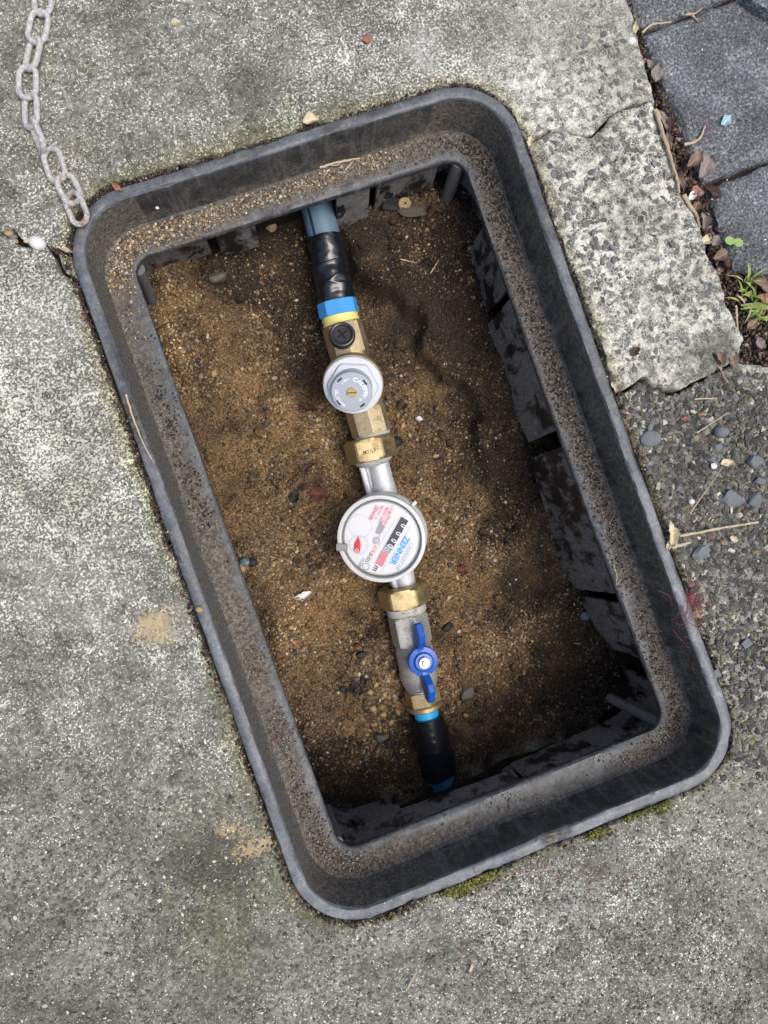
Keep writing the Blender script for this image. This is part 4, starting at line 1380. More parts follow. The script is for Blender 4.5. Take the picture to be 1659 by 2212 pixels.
MB().add(v, f).build('chamber', M['steel'], mtr)
v, f = lathe(mf, [(0.0355, -.028), (0.0388, -.027), (0.0394, -.024), (0.0394, -.0135), (0.0386, -.012), (0.0352, -.012), (0.0352, -.0085)], 96)
MB().add(v, f).build('housing', M['shell'], mtr)
v, f = lathe(mf, [(0.0380, -.0095), (0.0388, -.009), (0.0397, -.006), (0.0397, -.0012), (0.0392, 0), (0.0368, .0006), (0.0362, .0002), (0.0358, -.0012), (0.0355, -.0035)], 96)
MB().add(v, f).build('bezel', M['shell'], mtr)
v, f = lathe(mf, [(0.0356, -.0035), (0.0001, -.0035)], 64)
face = MB().add(v, f).build('meter_face', M['face'], mtr)
v, f = lathe(mf, [(0.0355, -.0030), (0.0344, -.0029), (0.0340, -.0034)], 96)
MB().add(v, f).build('face_ring', M['tab'], mtr)
v, f = lathe(mf, [(0.0336, -.0032), (0.0333, -.0032)], 96)
MB().add(v, f).build('face_ring', M['ink_grey'], mtr)
gp = [(0.0357, -.0012), (0.0353, -.0002), (0.0346, .0002), (0.0338, -.0006), (0.0332, -.0004), (0.0326, .0003), (0.024, .0008), (0.0001, .0010)]
v, f = lathe(mf, gp, 96)
MB().add(v, f).build('lens', M['lens'], mtr)
hb = P(915, 1082, mo[2] - 0.012)
f2 = Fr(mf.at(0.0262, 0.0295, -.0105), mf.x * .66 + mf.y * .75, mf.z)
MB().add(*box(f2, 0.0024, 0.0030, 0.0050)).build('latch_pin', M['shell'], mtr)
# grey clip on the left edge
f2 = Fr(mf.at(-0.0348, -0.0085, 0.0007), mf.z, mf.x)
MB().add(*box(f2, 0.0098, 0.0068, 0.0009, .0012)).build('clip', M['tab'], mtr)
# what is printed on the face; reading direction points down-left in the picture
ZS = 655.0 / 0.0397     # picture pixels of the close-up per metre on the face


def fp(x_, y_): return ((x_ - 812) / ZS, (950 - y_) / ZS)


F0 = mf.sub(0, 0, -0.00335)
rd = math.atan2(-0.888, -0.460)
def along(x_, y_, body, size, mat, bold=0.0, align='LEFT', sx=1.0, dz=0.0, name='lettering'):
    mb = MB()
    q = fp(x_, y_)
    flat_text(mb, F0, body, q[0], q[1], size, rd, bold, align, sx, dz)
    return mb.build(name, M[mat], face, smooth=False)


def bar(x0, y0, x1, y1, w, mat, name, h=0.0003, dz=0.0):
    a, b = np.array(fp(x0, y0)), np.array(fp(x1, y1))
    d = b - a
    f2 = Fr(F0.at(*((a + b) / 2), dz), F0.z, F0.x * d[0] + F0.y * d[1])
    return MB().add(*box(f2, np.linalg.norm(d), w, h, .00005)).build(name, M[mat], face)


bar(1150, 640, 905, 1105, 0.0072, 'drum', 'counter', .0004)
bar(930, 1050, 880, 1145, 0.0073, 'drum_grey', 'misted_drum', .0005)
bar(868, 1150, 775, 1355, 0.0072, 'drum_red', 'red_counter', .0004)
for k, (x_, y_) in enumerate(((1185, 742), (1117, 860), (1050, 968), (1000, 1050))):
    along(x_ - 74, y_ - 37, '0', 0.0068, 'white_ink' if k < 4 else 'ink_grey', 0.0001, dz=.0007, name='digit')
along(870, 1062, '0', 0.0068, 'knob', 0.00005, dz=.0007, name='digit')
along(1160, 890, 'ZENNER', 0.0072, 'ink_blue', 0.00032, sx=1.05)
along(1238, 985, 'CR000507-08', 0.0050, 'ink_grey')
for (x_, y_, s) in ((985, 455, 'CE M07 0102'), (935, 600, 'DE-07-MI001-PTB010'), (925, 475, 'Q3 2.5  T90'), (900, 470, 'R80H  R40V'), (830, 455, 'MAP16  8'), (752, 455, 'ZENNER')):
    along(x_ - 30, y_, s, 0.0040 if s != 'ZENNER' else 0.0046, 'ink_red', 0.00003 if s != 'ZENNER' else .0002, sx=.82)
along(702, 1055, 'RTKD', 0.0044, 'ink_red', 0.0001, sx=.9)
along(645, 1165, '-S-025', 0.0044, 'ink_black', 0.00006, sx=.85)
along(530, 1245, '10,0001', 0.0044, 'ink_black', 0.0, sx=.85)
along(722, 1350, 'm', 0.0075, 'ink_black', 0.00015)
for (x0, y0, x1, y1) in ((1010, 650, 640, 1310), (1215, 790, 800, 1480), (1170, 590, 1030, 660), (1215, 790, 1230, 740), (1100, 1370, 1310, 1050)):
    bar(x0, y0, x1, y1, 0.00022, 'ink_grey', 'line', .00012)
q = fp(492, 775)
ring = lambda r, w, n=48: [(r - w, .0001), (r, .0001)]
v, f = lathe(F0.sub(*q), ring(0.0103, .0002), 56)
MB().add(v, f).build('line', M['ink_grey'], face)
v, f = lathe(F0.sub(*fp(585, 1385)), ring(0.0034, .0007), 32)
MB().add(v, f).build('emblem', M['ink_grey'], face)
v, f = lathe(F0.sub(*fp(735, 985)), [(0.0034, .0002), (0.0030, .0008), (0.0005, .0009)], 32, False, True)
MB().add(v, f).build('star_wheel', M['bolt'], face)
pts = np.array([fp(x_, y_) for x_, y_ in ((840, 790), (815, 710), (785, 705), (740, 790), (715, 870), (760, 890), (820, 860))])
v = F0(np.column_stack([pts, np.full(len(pts), .0002)]))
MB().add(v, [list(range(len(pts)))[::-1]]).build('grey_patch', M['drum_grey'], face, smooth=False)
mb = MB()
dq = fp(470, 1060)
for k in range(50):
    a = k * 2 * math.pi / 50
    r0, r1 = (0.0070, 0.0092) if k % 5 == 0 else (0.0078, 0.0090)
    f2 = F0.sub(*dq, .0001)
    c_, s_ = math.cos(a), math.sin(a)
    w_ = 0.00012
    mb.add(f2(np.array([[r0 * c_ + w_ * s_, r0 * s_ - w_ * c_, 0], [r1 * c_ + w_ * s_, r1 * s_ - w_ * c_, 0], [r1 * c_ - w_ * s_, r1 * s_ + w_ * c_, 0], [r0 * c_ - w_ * s_, r0 * s_ + w_ * c_, 0]])), [[0, 1, 2, 3]])
mb.build('scale_marks', M['ink_grey'], face, smooth=False)
pts = np.array([fp(x_, y_) for x_, y_ in ((470, 930), (500, 1010), (508, 1090), (490, 1175), (440, 1185), (400, 1150), (412, 1050), (440, 985))])
v, f = prism(Fr(F0.at(0, 0, .0006), F0.z, F0.x), pts, 0.0006)
MB().add(v, f).build('pointer', M['pointer'], face)
v, f = lathe(F0.sub(*fp(448, 1143), .0004), [(0.0021, .0004), (0.0021, .0008), (0.0014, .0008), (0.0014, .0005)], 4)
MB().add(v, f).build('pointer_hub', M['white_ink'], face)

# ball valve
fr, L = axframe((876, 1308), (914, 1505))
bv = thing('ball_valve', fr.at(0, 0, L * .5), 'grey metal ball valve with a blue butterfly handle below the meter', 'valve')
mb = MB()
v, f = lathe(fr, [(0.0148, -.002), (0.0192, .0), (0.0188, .006), (0.0175, .0075)], 40, True)
v2 = v
mb.add(v, f)
v, f = hexnut(fr, 0.0169, .0075, L * .42, sides=6, ph=math.radians(14), cham=.13)
mb.add(v, f)
v, f = lathe(fr, [(0.0164, L * .39), (0.0168, L * .42), (0.0182, L * .45), (0.0185, L * .50), (0.0180, L * .51), (0.0180, L * .70), (0.0186, L * .71), (0.0184, L * .77), (0.0176, L * .80), (0.0170, L * .84), (0.0160, L * .86), (0.0156, L * .88)], 48)
mb.add(v, f)
for i in range(5):
    v, f = lathe(fr, [(0.0142, L * .86 + .0026 * i), (0.0154, L * .86 + .0026 * i + .0007), (0.0154, L * .86 + .0026 * i + .0013), (0.0142, L * .86 + .0026 * i + .0024)], 40)
    mb.add(v, f)
mb.build('valve_body', M['nickel'], bv, sharp=25)
v, f = lathe(fr, [(0.0192, -.0015), (0.0197, .001), (0.0190, .0035), (0.0196, .0055), (0.018, .0075)], 40)
MB().add(v, f).build('thread_tape', M['thread_tape'], bv)
hz = nrm(UP - 0.10 * IMG_U + 0.07 * IMG_R)
hd = P(936, 1497, -0.13) - P(905, 1368, -0.13)
ho = P(916, 1431, zax(1431) + 0.0345)
hf = Fr(ho, hz, hd)
v, f = lathe(hf, [(0.0075, -.030), (0.0075, -.014), (0.0095, -.012), (0.0095, -.008)], 28)
MB().add(v, f).build('stem', M['nickel'], bv)
v, f = lathe(hf, [(0.0075, -.0105), (0.0136, -.0100), (0.0142, -.0085), (0.0142, -.0045), (0.0136, -.0030), (0.0095, -.0022), (0.0084, -.0010), (0.0082, -.0002), (0.0076, 0), (0.0045, -.0004)], 48, False, True)
hnd = MB().add(v, f).build('handle', M['handle'], bv, sharp=35)
for s_, off in ((-1, -0.001), (1, 0.001)):
    wx = hf.x * s_ + hf.y * (0.06 if s_ < 0 else -0.10)
    wf = Fr(hf.at(0, off, -.004), np.cross(wx, nrm(hf.z + 0.16 * IMG_R)), wx)
    # wf.x is radial; its y is up or down
    sg = 1 if wf.y @ hf.z > 0 else -1
    prof = [(0.0085, -.0055), (0.0085, .0012), (0.0125, .0020), (0.0200, .0105), (0.0265, .0125), (0.0370, .0085), (0.0382, .0060), (0.0360, -.0010), (0.0250, -.0060), (0.0140, -.0065)]
    v, f = prism(wf, [(a, sg * b) for a, b in prof], 0.0064, 0.0010)
    MB().add(v, f).build('wing', M['handle'], hnd, sharp=25)
v, f = hexnut(hf, 0.0048, -.0008, .0032, ph=.3)
nutb = MB().add(v, f).build('nut', M['bolt'], bv, sharp=20)
v, f = lathe(hf, [(0.0030, .0028), (0.0030, .0052), (0.0026, .0060), (0.0016, .0063), (0.0012, .0060)], 24, False, True)
MB().add(v, f).build('stud', M['bolt'], nutb)

# lower pipe
fr, L = axframe((909, 1488), (919, 1530))
lp_ = thing('water_pipe', fr.o, 'blue pipe leaving low in the pit in a black sleeve below a brass nut', 'pipe')
v, f = hexnut(fr, 0.0150, .0, L * .72, bore=.011, ph=.25, cham=.05)
mb = MB().add(v, f)
v, f = lathe(fr, [(0.0162, L * .70), (0.0172, L * .74), (0.0172, L * .92), (0.0160, L * .97), (0.011, L * .97)], 48)
mb.add(v, f)
mb.build('brass_nut', M['brass_nut'], lp_, sharp=22)
fr, L = axframe((918, 1526), (925, 1562))
v, f = lathe(fr, [(0.0119, 0), (0.0121, L)], 40)
MB().add(v, f).build('pipe_collar', M['bluering'], lp_)
wrapped('sleeve', (923, 1546), (950, 1672), 0.0157, 0.0176, lp_, 6, [], rag1=.0015, amp=1.0)
pe = [ax(940, 1625), ax(950, 1670), ax(956, 1705) + np.array([0, 0, -.008]), ax(962, 1745) + np.array([0, 0, -.030]), ax(966, 1775) + np.array([0, 0, -.055])]
v, f = tube(np.array(pe), 0.0152, 32)
MB().add(v, f).build('pipe', M['pipe2'], lp_)
fr = Fr(ax(948, 1660), ax(957, 1708) + np.array([0, 0, -.009]) - ax(948, 1660), UP + 0.35 * IMG_R)
th = np.linspace(-.07, .07, 3)
rr = [fr(np.stack([0.0154 * np.cos(th), 0.0154 * np.sin(th), np.full(3, z)], -1)) for z in np.linspace(0, .020, 6)]
v, f = rings(rr, closed=False)
MB().add(v, f).build('stripe', M['stripe'], lp_)

# ------------------------------------------------------------------ chain
chain = thing('chain', P(90, 200), 'galvanised steel chain with a rusty last link, lying on the concrete', 'chain')
LK = [((274, -130), (284, 118), .2, 95, 0), ((275, 68), (232, 303), 0.05, 120, .12), ((246, 248), (196, 478), .6, 95, .05), ((186, 426), (184, 664), .12, 112, .05), ((202, 612), (213, 852), .55, 95, .12), ((214, 790), (306, 1008), 1.15, 95, .08), ((318, 955), (396, 1192), .25, 110, .22), ((400, 1132), (508, 1336), .12, 118, .25), ((452, 1246), (548, 1470), .35, 118, .34)]
for k, (a, b, tilt, wd, rust) in enumerate(LK):
    k1 = .8848 / 2.6544
    A, B = P(a[0] * k1, a[1] * k1, 0.0042), P(b[0] * k1, b[1] * k1, 0.0042)
    cen = (A + B) / 2
    cen[2] = 0.0048 + 0.0032 * abs(math.sin(tilt)) + (0.0012 if k % 2 else 0)
    dx = nrm(B - A)
    dy = np.cross(UP, dx)
    dy = dy * math.cos(tilt) + UP * math.sin(tilt)
    wr = 0.00215
    hl = np.linalg.norm(B - A) / 2 - wr
    hw = 0.0065
    th = np.linspace(0, 2 * math.pi, 40, endpoint=False)
    px_ = np.cos(th) * hw + np.sign(np.cos(th)) * (hl - hw)
    py_ = np.sin(th) * hw
    px_ = np.where(np.abs(np.cos(th)) < 1e-6, 0, px_)
    pts = cen + px_[:, None] * dx + py_[:, None] * dy
    m_ = len(pts)
    nn = nrm(np.cross(dx, dy))
    tt = np.roll(pts, -1, 0) - np.roll(pts, 1, 0)
    rr = []
    a8 = np.arange(10) * 2 * math.pi / 10
    for i in range(m_):
        t_ = nrm(tt[i])
        w_ = np.cross(t_, nn)
        rr.append(pts[i] + wr * (np.cos(a8)[:, None] * nn + np.sin(a8)[:, None] * w_))
    rr.append(rr[0])
    v, f = rings(rr)
    ru = np.full(len(v), rust + 0.05) + 0.2 * (np.abs(np.repeat(np.concatenate([px_, px_[:1]]), 10)) > hl * .8)
    o = MB().add(v, f).build('link', M['chain'], chain, loc=cen, attrs=dict(rust=ru))
    if k == 8: o['label'] = 'rust-stained last link'


# ------------------------------------------------------------------ small things lying about
def leaf(px, py, z, length, width, ang, mat, label, name='dry_leaf', cat='leaf', curl=0.3, group='dry leaves in the joint', bend=0.3, tilt=0.0, pinch=1.0, seed=0):
    """ang: direction of the tip in the picture, degrees from right, counter-clockwise"""
    o = P(px, py, z)
    a = math.radians(ang)
    x = IMG_R * math.cos(a) + IMG_U * math.sin(a)
    fr = Fr(o, UP + x * tilt, x)
    length, width = length * .88, width * .86
    curl, bend = curl * 1.25, bend * 1.2
    U = np.linspace(0, 1, 25)
    W = np.linspace(-1, 1, 13)
    vein = []
    g2 = np.random.default_rng(int(px * 7 + py) + seed)
    rg = np.convolve(g2.normal(size=29), np.ones(3) / 3, 'valid')[:25]
    prof = (np.sin(np.pi * U ** 0.85) ** pinch) * (1 + 0.13 * rg) + 0.03
    nick = g2.uniform(.3, .8)
    prof = prof * (1 - 0.35 * np.exp(-((U - nick) / .05) ** 2) * (g2.random() < .5))
    rr = []
    ph = g2.uniform(0, 6)
    for i, u in enumerate(U):
        w = W * width / 2 * prof[i]
        vein.append(np.clip(np.exp(-(W / .10) ** 2) + .45 * (np.abs(((u * 6 - np.abs(W) * 1.2) % 1) - .5) < .12), 0, 1) * .6)
        zz = np.abs(W) ** 1.5 * curl * width * prof[i] * 0.6 + bend * length * ((u - .5) ** 2 - .25) * -0.4 + 0.05 * length * np.sin(5 * u + ph + 2 * W) + 0.03 * length * np.sin(11 * u + 2 * ph - 3 * W)
        zz = zz - zz.min() * 0.5
        xx = (u - 0.5) * length + 0 * W
        rr.append(fr(np.stack([xx, w + 0.05 * length * math.sin(3 * u + ph), zz + 0.0004], -1)))
    top = [r for r in rr]
    bot = [r - fr.z * 0.00035 for r in rr]
    v, f = rings(top, closed=False)
    v2, f2 = rings(bot, closed=False)
    nv = len(v)
    f = f + [[j + nv for j in q[::-1]] for q in f2]
    edge = [i * 13 for i in range(25)] + [24 * 13 + j for j in range(1, 13)] + [i * 13 + 12 for i in range(23, -1, -1)] + [j for j in range(11, 0, -1)]
    for i in range(len(edge)):
        p, q = edge[i], edge[(i + 1) % len(edge)]
        f.append([p, q, q + nv, p + nv][::-1])
    vv = np.concatenate(vein)
    ob = MB().add(np.vstack([v, v2]), f).build(name, M[mat], loc=o, sharp=50, attrs=dict(vein=np.concatenate([vv, vv])))
    return tagit(ob, label, cat, group)


def stick(pts, r, mat, label, z=0.002, name='twig', cat='twig', group='twigs and straws on the ground', zs=None, taper=0.5, flat=1.0):
    Q = np.array([P(a, b, z if zs is None else zs[i]) for i, (a, b) in enumerate(pts)])
    t = np.linspace(0, len(Q) - 1, 6 * (len(Q) - 1) + 1)
    i = np.clip(t.astype(int), 0, len(Q) - 2)
    w = (t - i)[:, None]
    C_ = Q[i] * (1 - w) + Q[i + 1] * w
    for _ in range(2):
        C_[1:-1] = (C_[:-2] + 2 * C_[1:-1] + C_[2:]) / 4
    g2 = np.random.default_rng(int(pts[0][0] * 3 + pts[0][1]))
    C_ = C_ + g2.normal(0, r * 0.12, C_.shape)
    rr = r * (1 - taper * np.linspace(0, 1, len(C_))) * (1 + g2.normal(0, .1, len(C_)))
    v, f = tube(C_, rr, 7, True, flat)
    o = MB().add(v, f).build(name, M[mat], loc=C_.mean(0))
    return tagit(o, label, cat, group)


def rock(px, py, z, size, mat, label, name='stone', cat='stone', group=None, flat=0.6, asp=0.8, ang=0, jag=0.08, sub=True, smooth=False, seed=0):
    g2 = np.random.default_rng(int(px * 13 + py * 3) + seed)
    v, F = ICO_V.copy(), [list(q) for q in ICO_F]
    if sub:
        mid = {}
        v = list(map(np.array, v))
        nf = []
        def mp(a, b):
            k = (min(a, b), max(a, b))
            if k not in mid:
                mid[k] = len(v)
                v.append(nrm(v[a] + v[b]))
            return mid[k]
        for a, b, c in F:
            ab, bc, ca = mp(a, b), mp(b, c), mp(c, a)
            nf += [[a, ab, ca], [b, bc, ab], [c, ca, bc], [ab, bc, ca]]
        F = nf
        v = np.array(v)
        if not smooth:
            mid = {}
            v = list(v)
            nf = []
            for a, b, c in F:
                ab, bc, ca = mp(a, b), mp(b, c), mp(c, a)
                nf += [[a, ab, ca], [b, bc, ab], [c, ca, bc], [ab, bc, ca]]
            F = nf
            v = np.array(v)
    v = v * (1 + g2.uniform(-jag, jag, (len(v), 1)))
    if not smooth:
        for _ in range(11):
            pn = nrm(g2.normal(size=3) * np.array([1, 1, .7]))
            ex = np.clip(v @ pn - g2.uniform(.55, .8), 0, None)
            v = v - ex[:, None] * pn
        v[:, 2] = np.clip(v[:, 2], -0.75, 0.6)
    v = v * np.array([1, asp, flat])
    a = math.radians(ang)
    x = IMG_R * math.cos(a) + IMG_U * math.sin(a)
    o = P(px, py, z)
    fr = Fr(o, UP + 0.12 * g2.normal(size=3), x)
    ob = MB().add(fr(v * size + np.array([0, 0, size * flat * 0.45])), F).build(name, M[mat], loc=o, smooth=smooth, sharp=None)
    return tagit(ob, label, cat, group)


# leaves in the joint between the concrete and the pavers (z a little below the surface)
J = 'dry leaves along the paver joint'
leaf(1420, 158, 0.001, .017, .011, 75, 'leaf_grey', 'oval mauve-brown leaf topmost beside the upper paver edge', group=J, curl=.15)
leaf(1402, 138, -.002, .009, .007, 110, 'leaf_grey', 'small grey leaf above the oval mauve leaf', group=J)
leaf(1372, 60, 0.0, .012, .005, 95, 'leaf_pale', 'pale yellow leaf sliver at the concrete edge near the top', group=J)
leaf(1447, 268, -.001, .015, .010, 100, 'leaf_dark', 'dark maroon leaf pressed against the paver edge', group=J)
leaf(1430, 265, .000, .024, .008, -65, 'leaf_grey', 'long folded grey leaf beside the maroon leaf', group=J, curl=.6)
leaf(1445, 305, .001, .016, .006, -75, 'leaf', 'narrow brown leaf below the folded grey leaf', group=J, curl=.5)
leaf(1522, 361, .002, .024, .016, -125, 'leaf_grey', 'large veined grey-brown leaf lying on the paver corner', group=J, curl=.35, bend=.5)
leaf(1500, 345, .003, .020, .012, 40, 'leaf', 'brown cupped leaf tucked behind the large veined leaf', group=J, curl=.6)
leaf(1470, 395, .001, .020, .006, -80, 'leaf', 'thin brown leaf standing on edge in the joint', group=J, curl=.9)
leaf(1502, 412, .000, .011, .008, 20, 'leaf_rust', 'small orange leaf under the large veined leaf', group=J)
leaf(1494, 423, .000, .010, .007, 70, 'white_stone', 'chalky white leaf scrap under the orange leaf', group=J)
leaf(1512, 418, .000, .008, .007, 0, 'leaf_grey', 'pale mauve petal next to the orange leaf', group=J)
leaf(1503, 447, -.002, .010, .008, 60, 'leaf', 'tan crumpled leaf in the joint below the white scrap', group=J, curl=.7)
leaf(1518, 478, -.001, .017, .009, 100, 'leaf_grey', 'grey crumpled leaf midway down the paver joint', group=J, curl=.7)
leaf(1540, 415, .000, .018, .009, 160, 'leaf_dark', 'dark brown leaf in the mouth of the joint between two pavers', group=J)
leaf(1527, 522, -.001, .013, .009, 10, 'leaf_pale', 'pale cream broken leaf beside the concrete tip', group=J, curl=.6)
leaf(1545, 520, -.001, .012, .010, 60, 'leaf_grey', 'round mauve leaf close to the lower paver', group=J)
leaf(1556, 552, -.001, .016, .011, 30, 'leaf', 'brown curled leaf left of the green seedling', group=J, curl=.7)
leaf(1570, 570, -.002, .014, .008, -60, 'leaf_dark', 'dark leaf low in the joint under the seedling', group=J)
leaf(1535, 590, -.002, .012, .007, -30, 'leaf', 'small brown leaf on the soil at the tip of the concrete', group=J)
leaf(1650, 618, .001, .026, .012, 165, 'leaf', 'broad pale brown leaf at the picture edge by the grass', group=J, curl=.3)
leaf(1652, 648, .001, .016, .011, 150, 'leaf_rust', 'orange-brown leaf at the picture edge by the grass', group=J)
leaf(1625, 700, -.002, .014, .008, 50, 'leaf', 'brown leaf on the soil among the grass blades', group=J)
leaf(1640, 740, -.002, .013, .008, 120, 'leaf_grey', 'grey leaf on the soil below the grass', group=J)
leaf(1585, 780, -.001, .016, .009, -70, 'leaf', 'tan torn leaf at the lower tip of the concrete piece', group=J)
leaf(1555, 775, .003, .014, .008, -50, 'leaf', 'tan papery leaf lying on the concrete near the lower tip', group=J, curl=.6)
leaf(1590, 720, -.002, .018, .007, 95, 'leaf_dark', 'dark leaf strip on the soil left of the grass', group=J)
G = 'leaves scattered on the ground'
leaf(1568, 260, .001, .014, .009, 50, 'leaf_blue', 'pale blue-green flake lying alone on the paver', 'flake', 'flake', .1, G)
leaf(793, 85, .001, .0095, .0085, 90, 'leaf_red', 'round brick-red leaf scrap on the concrete above the pit', group=G, curl=.05, bend=.05)
leaf(672, 262, .002, .015, .010, 10, 'leaf_pale', 'cream curled leaf on the upper edge of the box', group=G, curl=.7)
leaf(254, 405, .002, .012, .0045, -40, 'leaf_rust', 'small rust-red leaf at the upper left corner of the box', group=G)
leaf(1146, 305, .002, .011, .006, 70, 'leaf_pale', 'pale leaf at the start of the crack by the upper right corner', group=G, curl=.6)
leaf(1449, 1152, .003, .024, .010, 100, 'leaf_pale', 'yellow pointed leaf beside the right edge of the box', group=G, curl=.4, bend=.5)
leaf(1445, 1170, .001, .016, .006, 80, 'leaf_pale', 'yellow narrow leaf partly under the pointed one', group=G)
leaf(1570, 1000, -.004, .013, .007, 10, 'leaf_pale', 'cream three-cornered leaf on the chippings', group=G)
leaf(1585, 1165, -.002, .009, .006, -20, 'leaf_pale', 'small cream leaf near the end of the long straw', group=G)
leaf(1325, 838, .002, .011, .004, -70, 'leaf_pale', 'thin tan leaf upright at the box edge by the lower crack', group=G, curl=.8)
leaf(1515, 895, -.004, .0065, .004, 20, 'leaf_rust', 'tiny orange leaf on the chippings', group=G)
leaf(1480, 905, -.004, .008, .005, 20, 'leaf_red', 'tiny red-brown leaf on the chippings', group=G)
leaf(1372, 760, .002, .010, .008, 40, 'leaf_dark', 'brown crumb of leaf on the speckled concrete piece', group=G)
leaf(130, 545, -.004, .015, .006, -50, 'leaf_dark', 'dark leaf wedged in the left crack', group=G)
leaf(140, 537, -.002, .016, .004, -20, 'leaf_pale', 'yellow strip of leaf in the left crack', group=G)
leaf(62, 521, .0, .008, .003, 10, 'leaf_pale', 'white sliver left of the white pebble in the crack', group=G)
leaf(1018, 2090, .0005, .010, .003, 60, 'leaf_pale', 'yellow shred of leaf on the concrete below the pit', group=G)

# on the floor of the pit
PF = 'bits lying on the floor of the pit'
def fz_at(px, py):
    z = -0.17
    for _ in range(6):
        p = P(px, py, z)
        z = float(floor_z(np.array([p[0]]), np.array([p[1]]))[0])
    return z
def floor_bit(kind, px, py, *a, **k):
    z = fz_at(px, py) + 0.0015
    return kind(px, py, z, *a, group=PF, **k)
floor_bit(leaf, 655, 1285, .022, .008, 15, 'white_stone', 'white curled leaf on the pit floor left of the meter', curl=.8)
floor_bit(leaf, 688, 1065, .020, .015, 20, 'leaf_maroon', 'round red-brown leaf on the pit floor', curl=.2)
floor_bit(leaf, 635, 1072, .016, .012, 80, 'bark', 'black flake of bark beside the red-brown leaf', 'bark_flake', 'bark', curl=.4)
floor_bit(leaf, 660, 1050, .022, .005, 20, 'leaf_dark', 'dark slim leaf above the black bark flake', curl=.5)
floor_bit(leaf, 665, 880, .024, .009, -10, 'leaf_dark', 'long dark brown leaf left of the grey dial', curl=.5)
floor_bit(leaf, 665, 1010, .018, .006, 30, 'leaf_dark', 'dark slim leaf left of the upper brass nut', curl=.5)
floor_bit(leaf, 935, 455, .022, .008, 60, 'leaf_dark', 'dark red pointed leaf near the upper right rib', curl=.4)
floor_bit(leaf, 915, 450, .026, .008, 20, 'leaf_dark', 'dark folded leaf below the snail shell', curl=.5)
floor_bit(leaf, 1000, 1230, .014, .012, 30, 'leaf_maroon', 'reddish leaf right of the meter on the pit floor', curl=.3)
floor_bit(leaf, 985, 1583, .024, .011, -40, 'leaf_dark', 'dark red leaf beside the lower black sleeve', curl=.2)
floor_bit(leaf, 870, 870, .020, .010, 60, 'leaf_dark', 'dark leaf right of the grey dial', curl=.4)
floor_bit(leaf, 787, 1462, .018, .008, 60, 'bark', 'black bark chip left of the blue handle', 'bark_flake', 'bark', curl=.5)
floor_bit(leaf, 762, 1480, .020, .007, 70, 'bark', 'long black bark chip left of the blue handle', 'bark_flake', 'bark', curl=.5)
floor_bit(leaf, 775, 1497, .024, .006, 15, 'bark', 'flat black bark chip under the long one', 'bark_flake', 'bark', curl=.3)
floor_bit(leaf, 745, 1490, .010, .009, 60, 'bark', 'small black bark chip left of the other chips', 'bark_flake', 'bark', curl=.3)
floor_bit(leaf, 655, 1600, .016, .006, 70, 'leaf_dark', 'dark slim leaf at the lower left of the pit floor', curl=.5)
floor_bit(rock, 820, 1592, .0085, 'wet_stone', 'grey stone on the pit floor left of the lower sleeve', asp=.7)
floor_bit(rock, 840, 1607, .005, 'bark', 'black stone touching the grey stone on the pit floor')
floor_bit(rock, 855, 955, .007, 'bark', 'black lump right of the upper brass nut', smooth=True)
floor_bit(rock, 782, 1415, .006, 'bark', 'black lump left of the ball valve')
floor_bit(rock, 968, 1355, .0065, 'bark', 'black and red lump right of the ball valve')
floor_bit(rock, 905, 905, .0045, 'white_stone', 'pale grey pebble right of the pressure valve', flat=.7)
floor_bit(rock, 882, 457, .018, 'wet_stone', 'flat grey-brown stone under the upper wall', flat=.25, asp=.5, ang=-8)
floor_bit(rock, 848, 447, .012, 'bark', 'dark flat stone beside the flat grey-brown stone', flat=.3, asp=.6)
floor_bit(rock, 530, 1215, .0055, 'bead', 'shiny multicoloured pebble near the left edge of the pit floor', smooth=True, jag=.05)
floor_bit(rock, 518, 1228, .006, 'tan_stone', 'tan pebble below the shiny pebble', smooth=True, jag=.05)
floor_bit(rock, 545, 1215, .0055, 'bark', 'black pebble right of the shiny pebble', smooth=True, jag=.05)
floor_bit(rock, 1395, 1478, .006, 'wet_stone', 'grey crumb in the lower right corner of the pit')
floor_bit(rock, 1008, 1500, .011, 'wet_stone', 'square grey flake right of the blue handle tip', flat=.25, asp=.7, ang=15)
floor_bit(rock, 470, 600, .012, 'wet_stone', 'grey-blue flat stone under the upper left wall', flat=.35, asp=.4, ang=15)
floor_bit(rock, 1265, 1330, .006, 'stone', 'grey-blue pebble near the right wall', smooth=True, jag=.08)
floor_bit(rock, 585, 490, .008, 'tan_stone', 'tan lump at the top of the pit floor left of the pipe')
for k, (x_, y_, s_) in enumerate(((800, 1495, .0052), (812, 1478, .0046), (830, 1500, .0048), (806, 1530, .0058), (828, 1543, .0052), (845, 1560, .005), (860, 1538, .0045), (790, 1460, .004), (838, 1470, .0042), (850, 1450, .004), (930, 1590, .0045), (1005, 1545, .0042), (940, 985, .0042), (870, 920, .005), (885, 940, .004))):
    tagit(rock(x_, y_, fz_at(x_, y_) + .0004, s_ * .72, 'tan_stone', 'rounded tan pebble of the loose cluster beside the pipe line', 'pebble', 'pebble', flat=.7, asp=.75, ang=k * 47, jag=.06, smooth=True), group='tan pebbles beside the pipe line')
# snail shell: a flat coil
o = P(875, 440, fz_at(878, 440) + .006)
t = np.linspace(0, 5.2 * math.pi, 70)
rad = 0.0005 + 0.0044 * (t / t[-1])
v, f = tube(o + np.stack([rad * np.cos(t), rad * np.sin(t), 0.0015 * (1 - t / t[-1])], 1), 0.0003 + 0.0016 * t / t[-1], 10)
tagit(MB().add(v, f).build('snail_shell', M['tan_stone'], loc=o), 'small tan snail shell on the flat stone', 'snail shell')
